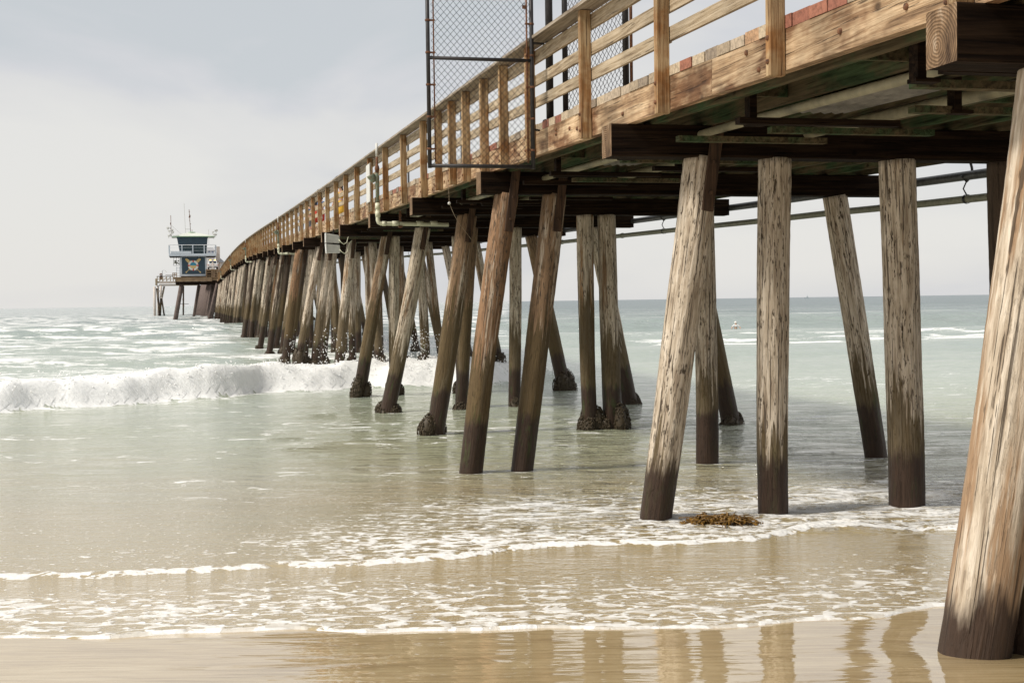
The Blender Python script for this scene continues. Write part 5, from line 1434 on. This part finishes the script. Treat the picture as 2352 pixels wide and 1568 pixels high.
# froth thrown up along the breaking wave
rnd = np.random.RandomState(5); mb = MB(); rr = random.Random(8)
for k in range(1500):
    x = rnd.uniform(-27, 1.6); y = float(break_Y(np.array([x]))[0]) + 1.3 + rnd.normal(0, .5)
    ht = wz(x, y); amp = float(breaker(np.array([x]), np.array([y]))[2][0])
    if amp < .08: continue
    s_ = rnd.uniform(.008, .026)
    mb.blob((x, y, ht + (rnd.uniform(-.03, .03) + abs(rnd.normal(0, .10))) * amp / .7), (s_ * 1.5, s_, s_), jit=.3, sub=1, rnd=rr)
M["froth"] = simple("white_froth", (.93, .93, .92), .9, 0, 9, .03, .02, .2)
o = mb.build("breaking_wave_foam", M["froth"]); tag(o, "lumpy white froth tumbling along the breaking wave left of the pier", "foam", kind="stuff")
# spray drops near the piles of the surf line
mb = MB()
for (px_, py_, Yd, nn, sp) in [(680, 800, 56, 70, 13), (790, 800, 47, 90, 13), (745, 790, 50, 60, 12), (875, 800, 48, 110, 16), (970, 790, 46.5, 170, 20), (905, 830, 46, 120, 60), (1010, 835, 46, 100, 60)]:
    for k in range(nn):
        p = atY(px_ + rr.gauss(0, sp), py_ + rr.gauss(0, 20), Yd + rr.gauss(0, .3))
        if p.z < .25: continue
        s_ = rr.uniform(.006, .020)
        mb.blob(p, (s_, s_, s_ * 1.2), jit=.2, sub=1, rnd=rr)
o = mb.build("sea_spray", M["froth"]); tag(o, "white drops of spray flying up around the piles in the surf", "spray", kind="stuff")

# ------------------------------------------------------------------ sand
def sand_mat():
    m = NT("wet_sand")
    geo = m.n.new("ShaderNodeNewGeometry"); P = geo.outputs["Position"]
    def sc(v): return m.node("ShaderNodeVectorMath", {"operation": "MULTIPLY"}, i0=P, i1=v).outputs[0]
    n = m.noise(sc((1.2, 3.5, 1)), 1, 5, .6)
    rip = m.node("ShaderNodeTexWave", {"wave_type": "BANDS", "bands_direction": "Y"}, Vector=sc((.35, 1, 1)), Scale=3.2, Distortion=6.0, Detail=3.0).outputs[0]
    rip = m.noise(sc((1.6, 22, 1)), 1, 4, .55, .4)
    fine = m.noise(sc((220, 220, 220)), 1, 2, .5)
    col = m.ramp(m.math("ADD", m.math("MULTIPLY", rip, .6), m.math("MULTIPLY", n, .4)), [(.32, (.34, .235, .11)), (.5, (.48, .355, .18)), (.66, (.57, .44, .245))])
    col = m.mix(col, m.ramp(fine, [(.3, .88), (.7, 1.08)]), 1.0, "MULTIPLY")
    m.set(m.p.inputs["Coat Weight"], 1.0); m.set(m.p.inputs["Coat Roughness"], .035); m.set(m.p.inputs["Coat IOR"], 4.0)
    film = m.noise(sc((1.1, 4.2, 1)), 1, 3, .5, .6)
    cn = m.node("ShaderNodeBump", None, Height=m.math("ADD", film, m.math("MULTIPLY", m.noise(sc((3, 15, 1)), 1, 2, .5), .12)), Strength=.24, Distance=.035).outputs[0]
    m.l.new(cn, m.p.inputs["Coat Normal"])
    return m.fin(col, .6, m.bump(m.math("ADD", rip, m.math("MULTIPLY", fine, .3)), .25, .01), .3)
ys = np.concatenate([np.linspace(-40, 4, 30), np.linspace(4.2, 14, 140), np.linspace(14.5, 120, 60)])
xs = np.concatenate([np.linspace(-90, -12, 24), np.linspace(-11, 12, 160), np.linspace(13, 90, 24)])
SX, SY = np.meshgrid(xs, ys)
SZ = sand_z(SX, SY) + .006 * (fbm(SX / .8, SY / .5, 3, 81) - .5) * (SY < 9.5) * (SY > 2)
# scour hollow at the foot of the nearest pile
for (bx, by, br) in BASES[:2]:
    SZ -= .035 * np.exp(-(np.hypot(SX - bx, SY - by) / (br + .22)) ** 2)
sand = grid_obj("sand", SX, SY, SZ, {}, sand_mat())
tag(sand, "smooth wet tan sand at the water's edge with mirror reflections", "sand", kind="structure")
